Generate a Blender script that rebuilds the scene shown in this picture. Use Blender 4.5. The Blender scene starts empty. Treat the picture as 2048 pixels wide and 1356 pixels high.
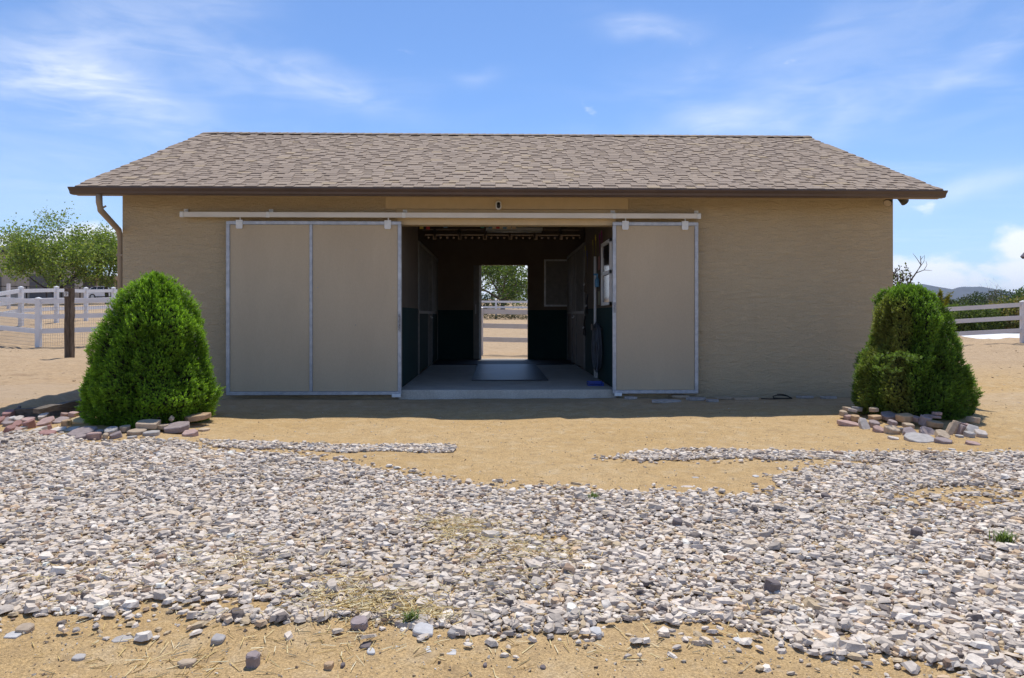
import bpy, bmesh, math, random
import numpy as np
from mathutils import Vector, Matrix
R = math.radians
# ------------------------------------------------------------------ camera
F, CX, HY, EYE = 1405.0, 1024.0, 630.0, 1.174      # focal length in px of the 2048 px photo, centre, horizon line, eye height
TH = math.atan(34.0 / F)
sc = bpy.context.scene
col = sc.collection
cam_d = bpy.data.cameras.new('camera'); cam = bpy.data.objects.new('camera', cam_d); col.objects.link(cam)
cam.location = (0, 0, EYE); cam.rotation_euler = (R(90), 0, -TH)
cam_d.sensor_width = 36.0; cam_d.lens = F / 2048 * 36.0; cam_d.shift_y = -(678 - HY) / 2048
cam_d.clip_start = 0.05; cam_d.clip_end = 60000
sc.camera = cam
# ------------------------------------------------------------------ sky, sun, exposure
SUN = Vector((0.07, 0.45, 1.0)).normalized()
EL, AZ = math.asin(SUN.z), math.atan2(SUN.x, SUN.y)
SKY_STRENGTH, SUN_STRENGTH, EXPOSURE = 0.14, 4.05, 0.17
world = bpy.data.worlds.new('World'); sc.world = world; world.use_nodes = True


class NT:                                              # tiny helper to wire shader nodes
    def __init__(self, tree):
        self.t = tree; self.n = tree.nodes; self.l = tree.links
    def new(self, kind, **kw):
        n = self.n.new(kind)
        for k, v in kw.items(): setattr(n, k, v)
        return n
    def put(self, sock, v):
        if isinstance(v, bpy.types.NodeSocket): self.l.new(v, sock)
        elif v is not None: sock.default_value = v
    def math(self, op, a, b=None, c=None, clamp=False):
        n = self.new('ShaderNodeMath', operation=op, use_clamp=clamp)
        self.put(n.inputs[0], a); self.put(n.inputs[1], b)
        if c is not None: self.put(n.inputs[2], c)
        return n.outputs[0]
    def vmath(self, op, a, b=None):
        n = self.new('ShaderNodeVectorMath', operation=op)
        self.put(n.inputs[0], a); self.put(n.inputs[1], b)
        return n.outputs[0]
    def mix(self, f, a, b, blend='MIX'):
        n = self.new('ShaderNodeMix', data_type='RGBA', blend_type=blend)
        self.put(n.inputs[0], f)
        for s, v in ((n.inputs[6], a), (n.inputs[7], b)):
            self.put(s, (*v, 1) if isinstance(v, tuple) and len(v) == 3 else v)
        return n.outputs[2]
    def noise(self, vec, scale, detail=4, rough=0.55, dist=0.0):
        n = self.new('ShaderNodeTexNoise')
        self.put(n.inputs['Vector'], vec); n.inputs['Scale'].default_value = scale
        n.inputs['Detail'].default_value = detail; n.inputs['Roughness'].default_value = rough; n.inputs['Distortion'].default_value = dist
        return n.outputs[0]
    def ramp(self, v, a, b, lo=0.0, hi=1.0):
        n = self.new('ShaderNodeMapRange', interpolation_type='SMOOTHSTEP')
        self.put(n.inputs[0], v)
        for i, x in enumerate((a, b, lo, hi)): n.inputs[i + 1].default_value = x
        return n.outputs[0]


def build_world():
    t = NT(world.node_tree); t.n.clear()
    out = t.new('ShaderNodeOutputWorld'); bg = t.new('ShaderNodeBackground'); bg.inputs[1].default_value = SKY_STRENGTH
    t.l.new(bg.outputs[0], out.inputs[0])
    sky = t.new('ShaderNodeTexSky', sky_type='NISHITA', sun_disc=False)
    sky.sun_elevation = EL; sky.sun_rotation = AZ; sky.altitude = 1500; sky.air_density = 1.0; sky.dust_density = 0.6; sky.ozone_density = 3.0
    tc = t.new('ShaderNodeTexCoord'); d = tc.outputs['Generated']
    sep = t.new('ShaderNodeSeparateXYZ'); t.l.new(d, sep.inputs[0])
    el = t.math('ARCSINE', sep.outputs[2]); az = t.math('ARCTAN2', sep.outputs[0], sep.outputs[1])
    # cirrus: projected on a high flat sheet, stretched wisps
    zz = t.math('MAXIMUM', sep.outputs[2], 0.04)
    comb = t.new('ShaderNodeCombineXYZ'); t.l.new(t.math('DIVIDE', sep.outputs[0], zz), comb.inputs[0]); t.l.new(t.math('DIVIDE', sep.outputs[1], zz), comb.inputs[1])
    mp = t.new('ShaderNodeMapping'); t.l.new(comb.outputs[0], mp.inputs[0]); mp.inputs['Rotation'].default_value = (0, 0, R(24)); mp.inputs['Scale'].default_value = (0.55, 1.0, 1)
    w1 = t.noise(mp.outputs[0], 1.1, 7, 0.56, 1.4)
    w2 = t.noise(mp.outputs[0], 0.42, 3, 0.5, 0.5)
    wisps = t.math('MULTIPLY', t.ramp(w1, 0.42, 0.85), t.ramp(w2, 0.42, 0.72))
    # the wisps that stand over the barn
    fib = t.new('ShaderNodeCombineXYZ'); t.l.new(az, fib.inputs[0]); t.l.new(el, fib.inputs[1])
    mf = t.new('ShaderNodeMapping'); t.l.new(fib.outputs[0], mf.inputs[0]); mf.inputs['Rotation'].default_value = (0, 0, R(12)); mf.inputs['Scale'].default_value = (4, 17, 1)
    f1 = t.noise(mf.outputs[0], 1.0, 6, 0.55, 0.9)
    wn = t.new('ShaderNodeTexNoise'); t.l.new(fib.outputs[0], wn.inputs['Vector']); wn.inputs['Scale'].default_value = 5.0; wn.inputs['Detail'].default_value = 3
    ws = t.new('ShaderNodeSeparateXYZ'); t.l.new(wn.outputs[1], ws.inputs[0])
    azw = t.math('ADD', az, t.math('MULTIPLY', t.math('SUBTRACT', ws.outputs[0], 0.5), 0.30)); elw = t.math('ADD', el, t.math('MULTIPLY', t.math('SUBTRACT', ws.outputs[1], 0.5), 0.11))
    tot = None
    def azel(px, py):
        xc, yc = (px - CX) / F, (HY - py) / F
        return math.atan2(math.sin(TH) + math.cos(TH) * xc, math.cos(TH) - math.sin(TH) * xc), math.atan2(yc, math.hypot(1, xc))
    for px, py, rx, ry, rot, amp in ((110, 180, 300, 66, -14, 0.40), (230, 205, 160, 44, -8, 0.40), (270, 90, 230, 110, 35, 0.36), (600, 190, 190, 40, -7, 0.48), (560, 130, 150, 24, -6, 0.22),
                                     (1275, 48, 105, 26, -6, 0.42), (1350, 168, 90, 38, 30, 0.30), (1500, 230, 260, 42, 7, 0.50), (1880, 160, 260, 36, 24, 0.36), (1720, 70, 330, 60, 10, 0.22),
                                     (960, 146, 70, 14, 0, 0.25), (1300, 190, 90, 14, 0, 0.25), (1950, 372, 160, 20, 2, 0.4), (60, 330, 200, 60, 10, 0.2)):
        a0, e0 = azel(px, py)
        da, de = t.math('SUBTRACT', azw, a0), t.math('SUBTRACT', elw, e0)
        c, s = math.cos(R(rot)), math.sin(R(rot))
        u = t.math('MULTIPLY', t.math('ADD', t.math('MULTIPLY', da, c), t.math('MULTIPLY', de, s)), F / rx)
        v = t.math('MULTIPLY', t.math('SUBTRACT', t.math('MULTIPLY', de, c), t.math('MULTIPLY', da, s)), F / ry)
        q = t.math('ADD', t.math('MULTIPLY', u, u), t.math('MULTIPLY', v, v))
        m = t.math('MULTIPLY', t.math('EXPONENT', t.math('MULTIPLY', q, -1.3)), amp * 0.95)
        tot = m if tot is None else t.math('ADD', tot, m)
    mg = t.new('ShaderNodeMapping'); t.l.new(fib.outputs[0], mg.inputs[0]); mg.inputs['Rotation'].default_value = (0, 0, R(-14)); mg.inputs['Scale'].default_value = (9, 34, 1)
    f2 = t.noise(mg.outputs[0], 1.0, 7, 0.6, 1.2)
    local = t.math('MULTIPLY', tot, t.math('ADD', t.ramp(f1, 0.30, 0.75, 0.15, 0.85), t.ramp(f2, 0.35, 0.7, -0.05, 0.26)), clamp=True)
    # cumulus bank along the horizon
    mc = t.new('ShaderNodeMapping'); t.l.new(fib.outputs[0], mc.inputs[0]); mc.inputs['Scale'].default_value = (9, 15, 1); mc.inputs['Location'].default_value = (2.1, 0.3, 0)
    c1 = t.noise(mc.outputs[0], 1.0, 8, 0.52, 0.15)
    hgt = t.ramp(el, 0.15, 0.04, -0.18, 0.18)
    cum = t.math('MULTIPLY', t.ramp(t.math('ADD', c1, hgt), 0.47, 0.62), 0.95)
    hz = t.ramp(el, 0.30, 0.0, 0.0, 0.34)
    fac = t.math('MAXIMUM', t.math('ADD', t.math('MULTIPLY', wisps, 0.40), local, clamp=True), cum)
    base = t.mix(1.0, sky.outputs[0], (0.77, 0.92, 1.09), "MULTIPLY")
    base = t.mix(hz, base, (4.9, 5.7, 6.7))
    colr = t.mix(t.math('MULTIPLY', fac, 0.95), base, (7.6, 7.8, 8.2))
    t.l.new(colr, bg.inputs[0])


build_world()
sun_d = bpy.data.lights.new('sun', 'SUN'); sun = bpy.data.objects.new('sun', sun_d); col.objects.link(sun)
sun_d.energy = SUN_STRENGTH; sun_d.angle = R(0.53); sun_d.color = (1.0, 0.955, 0.88)
sun.rotation_euler = SUN.to_track_quat('Z', 'Y').to_euler(); sun.location = (0, 0, 40)
vs = sc.view_settings
vs.view_transform = 'Standard'; vs.look = 'None'; vs.exposure = EXPOSURE; vs.gamma = 1.0; vs.use_curve_mapping = False
sc.render.engine = 'CYCLES'
cy = sc.cycles
cy.use_denoising = True; cy.max_bounces = 6; cy.diffuse_bounces = 4; cy.glossy_bounces = 3; cy.transmission_bounces = 6; cy.transparent_max_bounces = 12; cy.caustics_reflective = False; cy.caustics_refractive = False
cy.use_adaptive_sampling = True; cy.adaptive_threshold = 0.01; cy.volume_bounces = 0

# ------------------------------------------------------------------ helpers
rng = np.random.default_rng(7)
random.seed(7)
def P(px, py, Y):
    """world point at depth Y (along +Y) that the photograph shows at pixel (px, py)"""
    xc, yc = (px - CX) / F, (HY - py) / F
    t = Y / (math.cos(TH) - math.sin(TH) * xc)
    return Vector((t * (math.sin(TH) + math.cos(TH) * xc), Y, EYE + t * yc))
def X_(px, Y): return P(px, HY, Y).x
def Z_(px, py, Y): return P(px, py, Y).z
def G(px, py, z=0.0):
    """point of the horizontal plane z that the photograph shows at pixel (px, py)"""
    xc, yc = (px - CX) / F, (HY - py) / F
    t = (z - EYE) / yc
    return Vector((t * (math.sin(TH) + math.cos(TH) * xc), t * (math.cos(TH) - math.sin(TH) * xc), z))
def to_px(x, y, z=0.0):
    xr = x * math.cos(TH) - y * math.sin(TH); zr = x * math.sin(TH) + y * math.cos(TH)
    return CX + F * xr / zr, HY - F * (z - EYE) / zr

def _hash(ix, iy, iz, seed):
    h = (ix.astype(np.int64) * 374761393 + iy.astype(np.int64) * 668265263 + iz.astype(np.int64) * 2147483647 + seed * 1442695041) & 0xffffffff
    h = ((h ^ (h >> 13)) * 1274126177) & 0xffffffff
    h = ((h ^ (h >> 16)) * 2246822519) & 0xffffffff
    return ((h ^ (h >> 15)) & 0xffffff) / float(0xffffff)
def vnoise(x, y, z=None, seed=0):
    x = np.asarray(x, float); y = np.asarray(y, float); z = np.zeros_like(x) if z is None else np.asarray(z, float)
    i, j, k = np.floor(x), np.floor(y), np.floor(z)
    u, v, w = x - i, y - j, z - k
    u, v, w = (a * a * (3 - 2 * a) for a in (u, v, w))
    r = 0
    for a in (0, 1):
        for b in (0, 1):
            for c in (0, 1):
                r = r + _hash(i + a, j + b, k + c, seed) * (u if a else 1 - u) * (v if b else 1 - v) * (w if c else 1 - w)
    return r * 2 - 1

def tag(o, label=None, cat=None, group=None, kind=None):
    if label: o['label'] = label
    if cat: o['category'] = cat
    if group: o['group'] = group
    if kind: o['kind'] = kind
    return o
def link(name, me, mat=None, parent=None):
    o = bpy.data.objects.new(name, me); col.objects.link(o)
    if mat is not None and me is not None: me.materials.append(mat)
    if parent is not None: o.parent = parent
    return o
def empty(name, loc=(0, 0, 0), parent=None):
    o = bpy.data.objects.new(name, None); col.objects.link(o); o.location = loc; o.empty_display_size = 0.2
    if parent is not None: o.parent = parent
    return o
def wmat(o):                                           # world matrix without waiting for a depsgraph update
    m = o.matrix_basis
    return wmat(o.parent) @ o.matrix_parent_inverse @ m if o.parent else m
def rel(child, parent):                                # keep world coordinates under a moved parent
    child.parent = parent
    child.matrix_parent_inverse = wmat(parent).inverted()
    return child

class MB:
    """collects shapes in world coordinates; build() links them as ONE mesh object"""
    def __init__(self): self.v = []; self.f = []
    def add(self, vs, fs):
        n = len(self.v); self.v += [tuple(p) for p in vs]; self.f += [tuple(i + n for i in q) for q in fs]; return self
    def box(self, x0, x1, y0, y1, z0, z1):
        v = [(x, y, z) for x in (x0, x1) for y in (y0, y1) for z in (z0, z1)]
        return self.add(v, [(0, 1, 3, 2), (4, 6, 7, 5), (0, 4, 5, 1), (2, 3, 7, 6), (0, 2, 6, 4), (1, 5, 7, 3)])
    def bar(self, a, b, w, h, up=(0, 0, 1)):
        """rectangular bar from a to b, w wide and h high"""
        a, b = Vector(a), Vector(b); d = (b - a).normalized(); s = d.cross(Vector(up))
        if s.length < 1e-5: s = d.cross(Vector((1, 0, 0)))
        s.normalize(); u = s.cross(d)
        v = [p + s * (i * w / 2) + u * (j * h / 2) for p in (a, b) for i, j in ((-1, -1), (1, -1), (1, 1), (-1, 1))]
        return self.add(v, [(0, 3, 2, 1), (4, 5, 6, 7), (0, 1, 5, 4), (1, 2, 6, 5), (2, 3, 7, 6), (3, 0, 4, 7)])
    def tube(self, pts, r, n=8, cap=True):
        pts = [Vector(p) for p in pts]; rs = r if isinstance(r, (list, tuple)) else [r] * len(pts)
        ref = Vector((0.31, 0.17, 0.93)); vs = []; fs = []
        for i, p in enumerate(pts):
            d = (pts[min(i + 1, len(pts) - 1)] - pts[max(i - 1, 0)]).normalized()
            s = d.cross(ref)
            if s.length < 1e-3: s = d.cross(Vector((1, 0, 0)))
            s.normalize(); u = s.cross(d)
            vs += [p + (s * math.cos(2 * math.pi * k / n) + u * math.sin(2 * math.pi * k / n)) * rs[i] for k in range(n)]
        for i in range(len(pts) - 1):
            for k in range(n):
                fs.append((i * n + k, i * n + (k + 1) % n, (i + 1) * n + (k + 1) % n, (i + 1) * n + k))
        if cap: fs += [tuple(reversed(range(n))), tuple(range((len(pts) - 1) * n, len(pts) * n))]
        return self.add(vs, fs)
    def prism(self, poly, axis, a, b):
        """polygon extruded along an axis ('x','y','z') from a to b; poly lists the two other coordinates in order"""
        n = len(poly)
        def mk(p, t): return {'x': (t, p[0], p[1]), 'y': (p[0], t, p[1]), 'z': (p[0], p[1], t)}[axis]
        return self.add([mk(p, a) for p in poly] + [mk(p, b) for p in poly],
                        [tuple(range(n)), tuple(range(2 * n - 1, n - 1, -1))] + [(i, i + n, (i + 1) % n + n, (i + 1) % n) for i in range(n)])
    def lathe(self, prof, c, n=16):
        vs = [(c[0] + r * math.cos(2 * math.pi * k / n), c[1] + r * math.sin(2 * math.pi * k / n), c[2] + z) for r, z in prof for k in range(n)]
        fs = [(i * n + k, i * n + (k + 1) % n, (i + 1) * n + (k + 1) % n, (i + 1) * n + k) for i in range(len(prof) - 1) for k in range(n)]
        return self.add(vs, fs + [tuple(reversed(range(n))), tuple(range((len(prof) - 1) * n, len(prof) * n))])
    def build(self, name, mat, parent=None, smooth=False, bevel=0.0):
        me = bpy.data.meshes.new(name); me.from_pydata(self.v, [], self.f)
        bm = bmesh.new(); bm.from_mesh(me)
        bmesh.ops.recalc_face_normals(bm, faces=bm.faces)
        if bevel: bmesh.ops.bevel(bm, geom=list(bm.edges), offset=bevel, segments=1, affect='EDGES', clamp_overlap=True)
        bm.to_mesh(me); bm.free()
        if smooth: me.polygons.foreach_set('use_smooth', [True] * len(me.polygons))
        return link(name, me, mat, parent)

def arr_mesh(name, V, T, colr=None, smooth=False):
    """mesh from numpy arrays: V (n,3), T (m,3|4), colour per vertex (n,3)"""
    V = np.ascontiguousarray(V, np.float32); T = np.ascontiguousarray(T, np.int32)
    me = bpy.data.meshes.new(name); k = T.shape[1]
    me.vertices.add(len(V)); me.vertices.foreach_set('co', V.ravel())
    me.loops.add(T.size); me.loops.foreach_set('vertex_index', T.ravel())
    me.polygons.add(len(T)); me.polygons.foreach_set('loop_start', np.arange(0, T.size, k, dtype=np.int32))
    me.polygons.foreach_set('loop_total', np.full(len(T), k, np.int32))
    me.polygons.foreach_set('use_smooth', np.full(len(T), bool(smooth)))
    me.update(calc_edges=True); me.validate()
    if colr is not None:
        at = me.color_attributes.new('Col', 'FLOAT_COLOR', 'POINT')
        at.data.foreach_set('color', np.concatenate([colr, np.ones((len(V), 1))], 1).astype(np.float32).ravel())
    return me
def scatter(pv, pt, org, bas):
    """instances of one prototype merged into arrays: org (n,3), bas (n,3,3) columns = axes"""
    n, k = len(org), len(pv)
    V = np.einsum('nij,kj->nki', bas, pv) + org[:, None, :]
    T = pt[None] + (np.arange(n) * k)[:, None, None]
    return V.reshape(-1, 3), T.reshape(-1, pt.shape[1])
def frames(d, spin, r=rng):
    """orthonormal frames (n,3,3) whose third column is d, spun by random angles"""
    d = d / np.linalg.norm(d, axis=1, keepdims=True)
    ref = np.where(np.abs(d[:, 2:3]) < 0.9, np.array([[0, 0, 1.0]]), np.array([[1.0, 0, 0]]))
    a = np.cross(ref, d); a /= np.linalg.norm(a, axis=1, keepdims=True); b = np.cross(d, a)
    c, s = np.cos(spin)[:, None], np.sin(spin)[:, None]
    return np.stack([a * c + b * s, b * c - a * s, d], axis=2)

# ------------------------------------------------------------------ materials
MAT = {}
def pm(name, c1, c2=None, scale=6.0, rough=0.85, bump=0.0, bscale=40.0, metal=0.0, stretch=(1, 1, 1), detail=5, spec=0.3, c3=None, fine=None):
    """principled material with two or three noise-mixed tones and noise relief"""
    m = bpy.data.materials.new(name); m.use_nodes = True; t = NT(m.node_tree)
    b = t.n['Principled BSDF']; b.inputs['Roughness'].default_value = rough; b.inputs['Metallic'].default_value = metal
    b.inputs['Specular IOR Level'].default_value = spec
    tc = t.new('ShaderNodeTexCoord'); mp = t.new('ShaderNodeMapping'); t.l.new(tc.outputs['Object'], mp.inputs[0]); mp.inputs['Scale'].default_value = stretch
    v = mp.outputs[0]
    c2 = c2 or tuple(x * 0.8 for x in c1)
    c = t.mix(t.ramp(t.noise(v, scale, detail, 0.6), 0.3, 0.7), c1, c2)
    if c3: c = t.mix(t.ramp(t.noise(v, scale * 0.31, 4, 0.6), 0.5, 0.75), c, c3)
    if fine: c = t.mix(fine[1], c, t.mix(t.ramp(t.noise(v, fine[0], 3, 0.7), 0.3, 0.7), (0.25, 0.25, 0.25), (1.0, 1.0, 1.0)), 'OVERLAY')
    t.l.new(c, b.inputs['Base Color'])
    if bump:
        bn = t.new('ShaderNodeBump'); bn.inputs['Strength'].default_value = bump; bn.inputs['Distance'].default_value = 0.02
        t.l.new(t.noise(v, bscale, 6, 0.65), bn.inputs['Height']); t.l.new(bn.outputs[0], b.inputs['Normal'])
    MAT[name] = m
    return m
def attr_mat(name, rough=0.9, trans=0.0, nscale=60.0, namp=0.25, bump=0.0, spec=0.25, tint=(1, 1, 1)):
    """material that reads each piece's own colour; trans = share of light passing through a leaf"""
    m = bpy.data.materials.new(name); m.use_nodes = True; t = NT(m.node_tree)
    b = t.n['Principled BSDF']; b.inputs['Roughness'].default_value = rough; b.inputs['Specular IOR Level'].default_value = spec
    at = t.new('ShaderNodeAttribute', attribute_name='Col'); tc = t.new('ShaderNodeTexCoord')
    n = t.noise(tc.outputs['Object'], nscale, 4, 0.6)
    f = t.ramp(n, 0.25, 0.75, 1 - namp, 1 + namp)
    cmb = t.new('ShaderNodeCombineXYZ')
    for i in range(3): t.l.new(t.math('MULTIPLY', f, tint[i]), cmb.inputs[i])
    c = t.vmath('MULTIPLY', at.outputs['Color'], cmb.outputs[0])
    t.l.new(c, b.inputs['Base Color'])
    if bump:
        bn = t.new('ShaderNodeBump'); bn.inputs['Strength'].default_value = bump; bn.inputs['Distance'].default_value = 0.01
        t.l.new(n, bn.inputs['Height']); t.l.new(bn.outputs[0], b.inputs['Normal'])
    if trans:
        tr = t.new('ShaderNodeBsdfTranslucent'); t.l.new(t.vmath('MULTIPLY', c, (1.25, 1.3, 0.7)), tr.inputs[0])
        mx = t.new('ShaderNodeMixShader'); mx.inputs[0].default_value = trans
        t.l.new(b.outputs[0], mx.inputs[1]); t.l.new(tr.outputs[0], mx.inputs[2])
        t.l.new(mx.outputs[0], t.n['Material Output'].inputs[0])
    MAT[name] = m
    return m

def stucco_mat():
    m = bpy.data.materials.new('stucco'); m.use_nodes = True; t = NT(m.node_tree)
    b = t.n['Principled BSDF']; b.inputs['Roughness'].default_value = 0.92; b.inputs['Specular IOR Level'].default_value = 0.15
    tc = t.new('ShaderNodeTexCoord'); v = tc.outputs['Object']
    mp = t.new('ShaderNodeMapping'); t.l.new(v, mp.inputs[0]); mp.inputs['Scale'].default_value = (5, 5, 16)
    tro = t.noise(mp.outputs[0], 1.1, 7, 0.66, 1.0); fine = t.noise(v, 55, 4, 0.7)
    blot = t.noise(v, 0.9, 4, 0.6)
    c = t.mix(t.ramp(blot, 0.3, 0.7), (0.595, 0.482, 0.315), (0.555, 0.448, 0.295))
    c = t.mix(t.math('MULTIPLY', t.ramp(tro, 0.48, 0.66), 0.55), c, (0.66, 0.535, 0.35))
    c = t.mix(t.math('MULTIPLY', t.ramp(fine, 0.55, 0.3), 0.45), c, (0.38, 0.295, 0.19))
    ms = t.new('ShaderNodeMapping'); t.l.new(v, ms.inputs[0]); ms.inputs['Scale'].default_value = (5, 5, 0.35)
    c = t.mix(t.math('MULTIPLY', t.ramp(t.noise(ms.outputs[0], 1.0, 5, 0.65), 0.55, 0.75), 0.22), c, (0.44, 0.345, 0.22))
    # splashed dust along the foot of the wall
    sep = t.new('ShaderNodeSeparateXYZ'); t.l.new(v, sep.inputs[0])
    edge = t.math('ADD', sep.outputs[2], t.math('MULTIPLY', t.noise(v, 3.0, 4, 0.6), 0.25))
    c = t.mix(t.math('MULTIPLY', t.ramp(edge, 0.36, 0.14), 0.35), c, (0.40, 0.32, 0.23))
    t.l.new(c, b.inputs['Base Color'])
    h = t.math('ADD', t.math('MULTIPLY', tro, 1.0), t.math('MULTIPLY', fine, 0.5))
    bn = t.new('ShaderNodeBump'); bn.inputs['Strength'].default_value = 1.0; bn.inputs['Distance'].default_value = 0.035
    t.l.new(h, bn.inputs['Height']); t.l.new(bn.outputs[0], b.inputs['Normal'])
    MAT['stucco'] = m

def sand_mat():
    m = bpy.data.materials.new('sand'); m.use_nodes = True; t = NT(m.node_tree)
    b = t.n['Principled BSDF']; b.inputs['Roughness'].default_value = 0.95; b.inputs['Specular IOR Level'].default_value = 0.12
    tc = t.new('ShaderNodeTexCoord'); v = tc.outputs['Object']
    sep = t.new('ShaderNodeSeparateXYZ'); t.l.new(v, sep.inputs[0])
    big = t.noise(v, 0.55, 5, 0.6); mid = t.noise(v, 5.0, 5, 0.65); fine = t.noise(v, 110, 3, 0.75); grit = t.noise(v, 320, 2, 0.7)
    c = t.mix(t.ramp(big, 0.3, 0.7), (0.475, 0.318, 0.145), (0.51, 0.355, 0.18))
    c = t.mix(t.math('MULTIPLY', t.ramp(mid, 0.48, 0.7), 0.6), c, (0.54, 0.415, 0.255))
    c = t.mix(t.math('MULTIPLY', t.ramp(mid, 0.48, 0.3), 0.55), c, (0.37, 0.25, 0.13))
    # the yards beyond the barn are paler and pinker soil
    far = t.math('MAXIMUM', t.ramp(sep.outputs[1], 10.5, 18), t.ramp(sep.outputs[0], -5.2, -6.2))
    c = t.mix(t.math('MULTIPLY', far, 0.8), c, t.mix(t.ramp(mid, 0.35, 0.7), (0.47, 0.345, 0.225), (0.39, 0.275, 0.175)))
    scuff = t.noise(v, 2.4, 5, 0.7, 0.8)
    c = t.mix(t.math('MULTIPLY', t.math('MULTIPLY', far, t.ramp(scuff, 0.56, 0.70)), 0.55), c, (0.27, 0.185, 0.115))
    c = t.mix(0.55, c, t.mix(t.ramp(fine, 0.3, 0.7), (0.2, 0.2, 0.2), (0.8, 0.8, 0.8)), 'OVERLAY')
    c = t.mix(0.30, c, t.mix(t.ramp(grit, 0.3, 0.7), (0.15, 0.15, 0.15), (0.85, 0.85, 0.85)), 'OVERLAY')
    dst = t.noise(v, 14, 6, 0.72, 0.4)
    c = t.mix(t.math('MULTIPLY', t.ramp(dst, 0.50, 0.66), 0.55), c, (0.32, 0.225, 0.125))
    c = t.mix(t.math('MULTIPLY', t.ramp(dst, 0.46, 0.30), 0.35), c, (0.60, 0.475, 0.31))
    # greyer, slightly paler earth along the barn's foot, lifting its shade by colour
    ft = t.math('MULTIPLY', t.ramp(t.math('ADD', sep.outputs[1], t.math('MULTIPLY', mid, 0.5)), 8.5, 9.6), t.ramp(sep.outputs[1], 10.6, 10.3))
    c = t.mix(t.math('MULTIPLY', ft, 0.35), c, t.mix(t.ramp(mid, 0.35, 0.65), (0.40, 0.31, 0.22), (0.50, 0.40, 0.30)))
    t.l.new(c, b.inputs['Base Color'])
    h = t.math('ADD', t.math('MULTIPLY', fine, 0.35), t.math('ADD', t.math('MULTIPLY', mid, 0.6), t.math('MULTIPLY', grit, 0.15)))
    bn = t.new('ShaderNodeBump'); bn.inputs['Strength'].default_value = 0.7; bn.inputs['Distance'].default_value = 0.03
    t.l.new(h, bn.inputs['Height']); t.l.new(bn.outputs[0], b.inputs['Normal'])
    MAT['sand'] = m

stucco_mat(); sand_mat()
pm('trim_tan', (0.60, 0.47, 0.29), (0.56, 0.44, 0.27), 9, 0.8, 0.12, 60)
pm('fascia_tan', (0.46, 0.32, 0.19), (0.41, 0.285, 0.17), 6, 0.75, 0.1, 50)
pm('gutter_brown', (0.098, 0.066, 0.055), (0.08, 0.054, 0.046), 3, 0.45, 0.03, 20, spec=0.5)
pm('downspout_tan', (0.36, 0.275, 0.19), (0.32, 0.245, 0.165), 5, 0.55, 0.05, 25, spec=0.4)
pm('door_panel', (0.535, 0.438, 0.305), (0.495, 0.405, 0.282), 1.6, 0.7, 0.08, 25, spec=0.25, stretch=(1.6, 1, 0.5), c3=(0.47, 0.382, 0.265), fine=(70, 0.05))
pm('galvanised', (0.50, 0.52, 0.55), (0.38, 0.40, 0.43), 14, 0.45, 0.05, 60, metal=0.35, spec=0.5, c3=(0.58, 0.60, 0.62))
pm('track_metal', (0.76, 0.74, 0.70), (0.66, 0.645, 0.61), 5, 0.5, 0.03, 40, metal=0.0, spec=0.5, c3=(0.78, 0.73, 0.65), stretch=(0.4, 1, 1))
pm('hanger_white', (0.80, 0.82, 0.82), (0.70, 0.73, 0.74), 20, 0.45, 0.02, 50, spec=0.5)
pm('latch_metal', (0.46, 0.46, 0.47), (0.22, 0.21, 0.21), 30, 0.5, 0.2, 60, metal=0.4)
pm('black_plastic', (0.02, 0.02, 0.022), (0.03, 0.03, 0.03), 10, 0.35, spec=0.5)
pm('dark_metal', (0.035, 0.04, 0.038), (0.05, 0.05, 0.05), 10, 0.5, 0.05, 40, spec=0.4)
pm('lamp_glass', (0.62, 0.50, 0.36), (0.5, 0.4, 0.3), 20, 0.2, spec=0.6)
pm('white_plastic', (0.75, 0.75, 0.74), (0.68, 0.68, 0.67), 10, 0.4, spec=0.5)
pm('vinyl_white', (0.80, 0.80, 0.80), (0.74, 0.73, 0.72), 4, 0.45, 0.02, 20, spec=0.4)
pm('vinyl_taupe', (0.74, 0.70, 0.68), (0.68, 0.64, 0.62), 4, 0.5, 0.02, 20, spec=0.4)
pm('wire', (0.38, 0.36, 0.34), None, 10, 0.5, metal=0.3)
pm('old_timber', (0.17, 0.130, 0.095), (0.085, 0.064, 0.048), 9, 0.95, 0.8, 14, stretch=(7, 7, 0.8), c3=(0.23, 0.19, 0.15))
pm('timber_edge', (0.20, 0.165, 0.13), (0.11, 0.09, 0.07), 9, 0.95, 0.6, 20, stretch=(2, 1, 6), c3=(0.26, 0.23, 0.2))
pm('concrete', (0.50, 0.47, 0.41), (0.42, 0.395, 0.345), 3, 0.75, 0.15, 60, c3=(0.54, 0.52, 0.47), fine=(90, 0.25))
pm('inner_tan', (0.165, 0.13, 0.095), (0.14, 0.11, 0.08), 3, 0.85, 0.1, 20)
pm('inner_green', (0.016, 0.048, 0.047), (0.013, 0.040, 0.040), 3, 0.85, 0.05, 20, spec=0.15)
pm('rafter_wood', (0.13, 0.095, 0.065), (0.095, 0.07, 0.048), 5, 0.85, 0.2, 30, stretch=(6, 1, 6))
pm('stall_metal', (0.20, 0.20, 0.19), (0.15, 0.15, 0.145), 9, 0.55, 0.05, 40, metal=0.2, spec=0.4)
pm('stall_panel', (0.17, 0.15, 0.125), (0.13, 0.115, 0.098), 4, 0.75, 0.08, 30)
pm('rubber', (0.030, 0.036, 0.048), (0.022, 0.026, 0.034), 8, 0.42, 0.1, 90, spec=0.5, c3=(0.045, 0.052, 0.066))
pm('strip_black', (0.022, 0.023, 0.025), (0.016, 0.017, 0.018), 8, 0.6, 0.1, 90, spec=0.3)
pm('hose_grey', (0.10, 0.115, 0.14), (0.075, 0.085, 0.1), 12, 0.45, spec=0.5)
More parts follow.
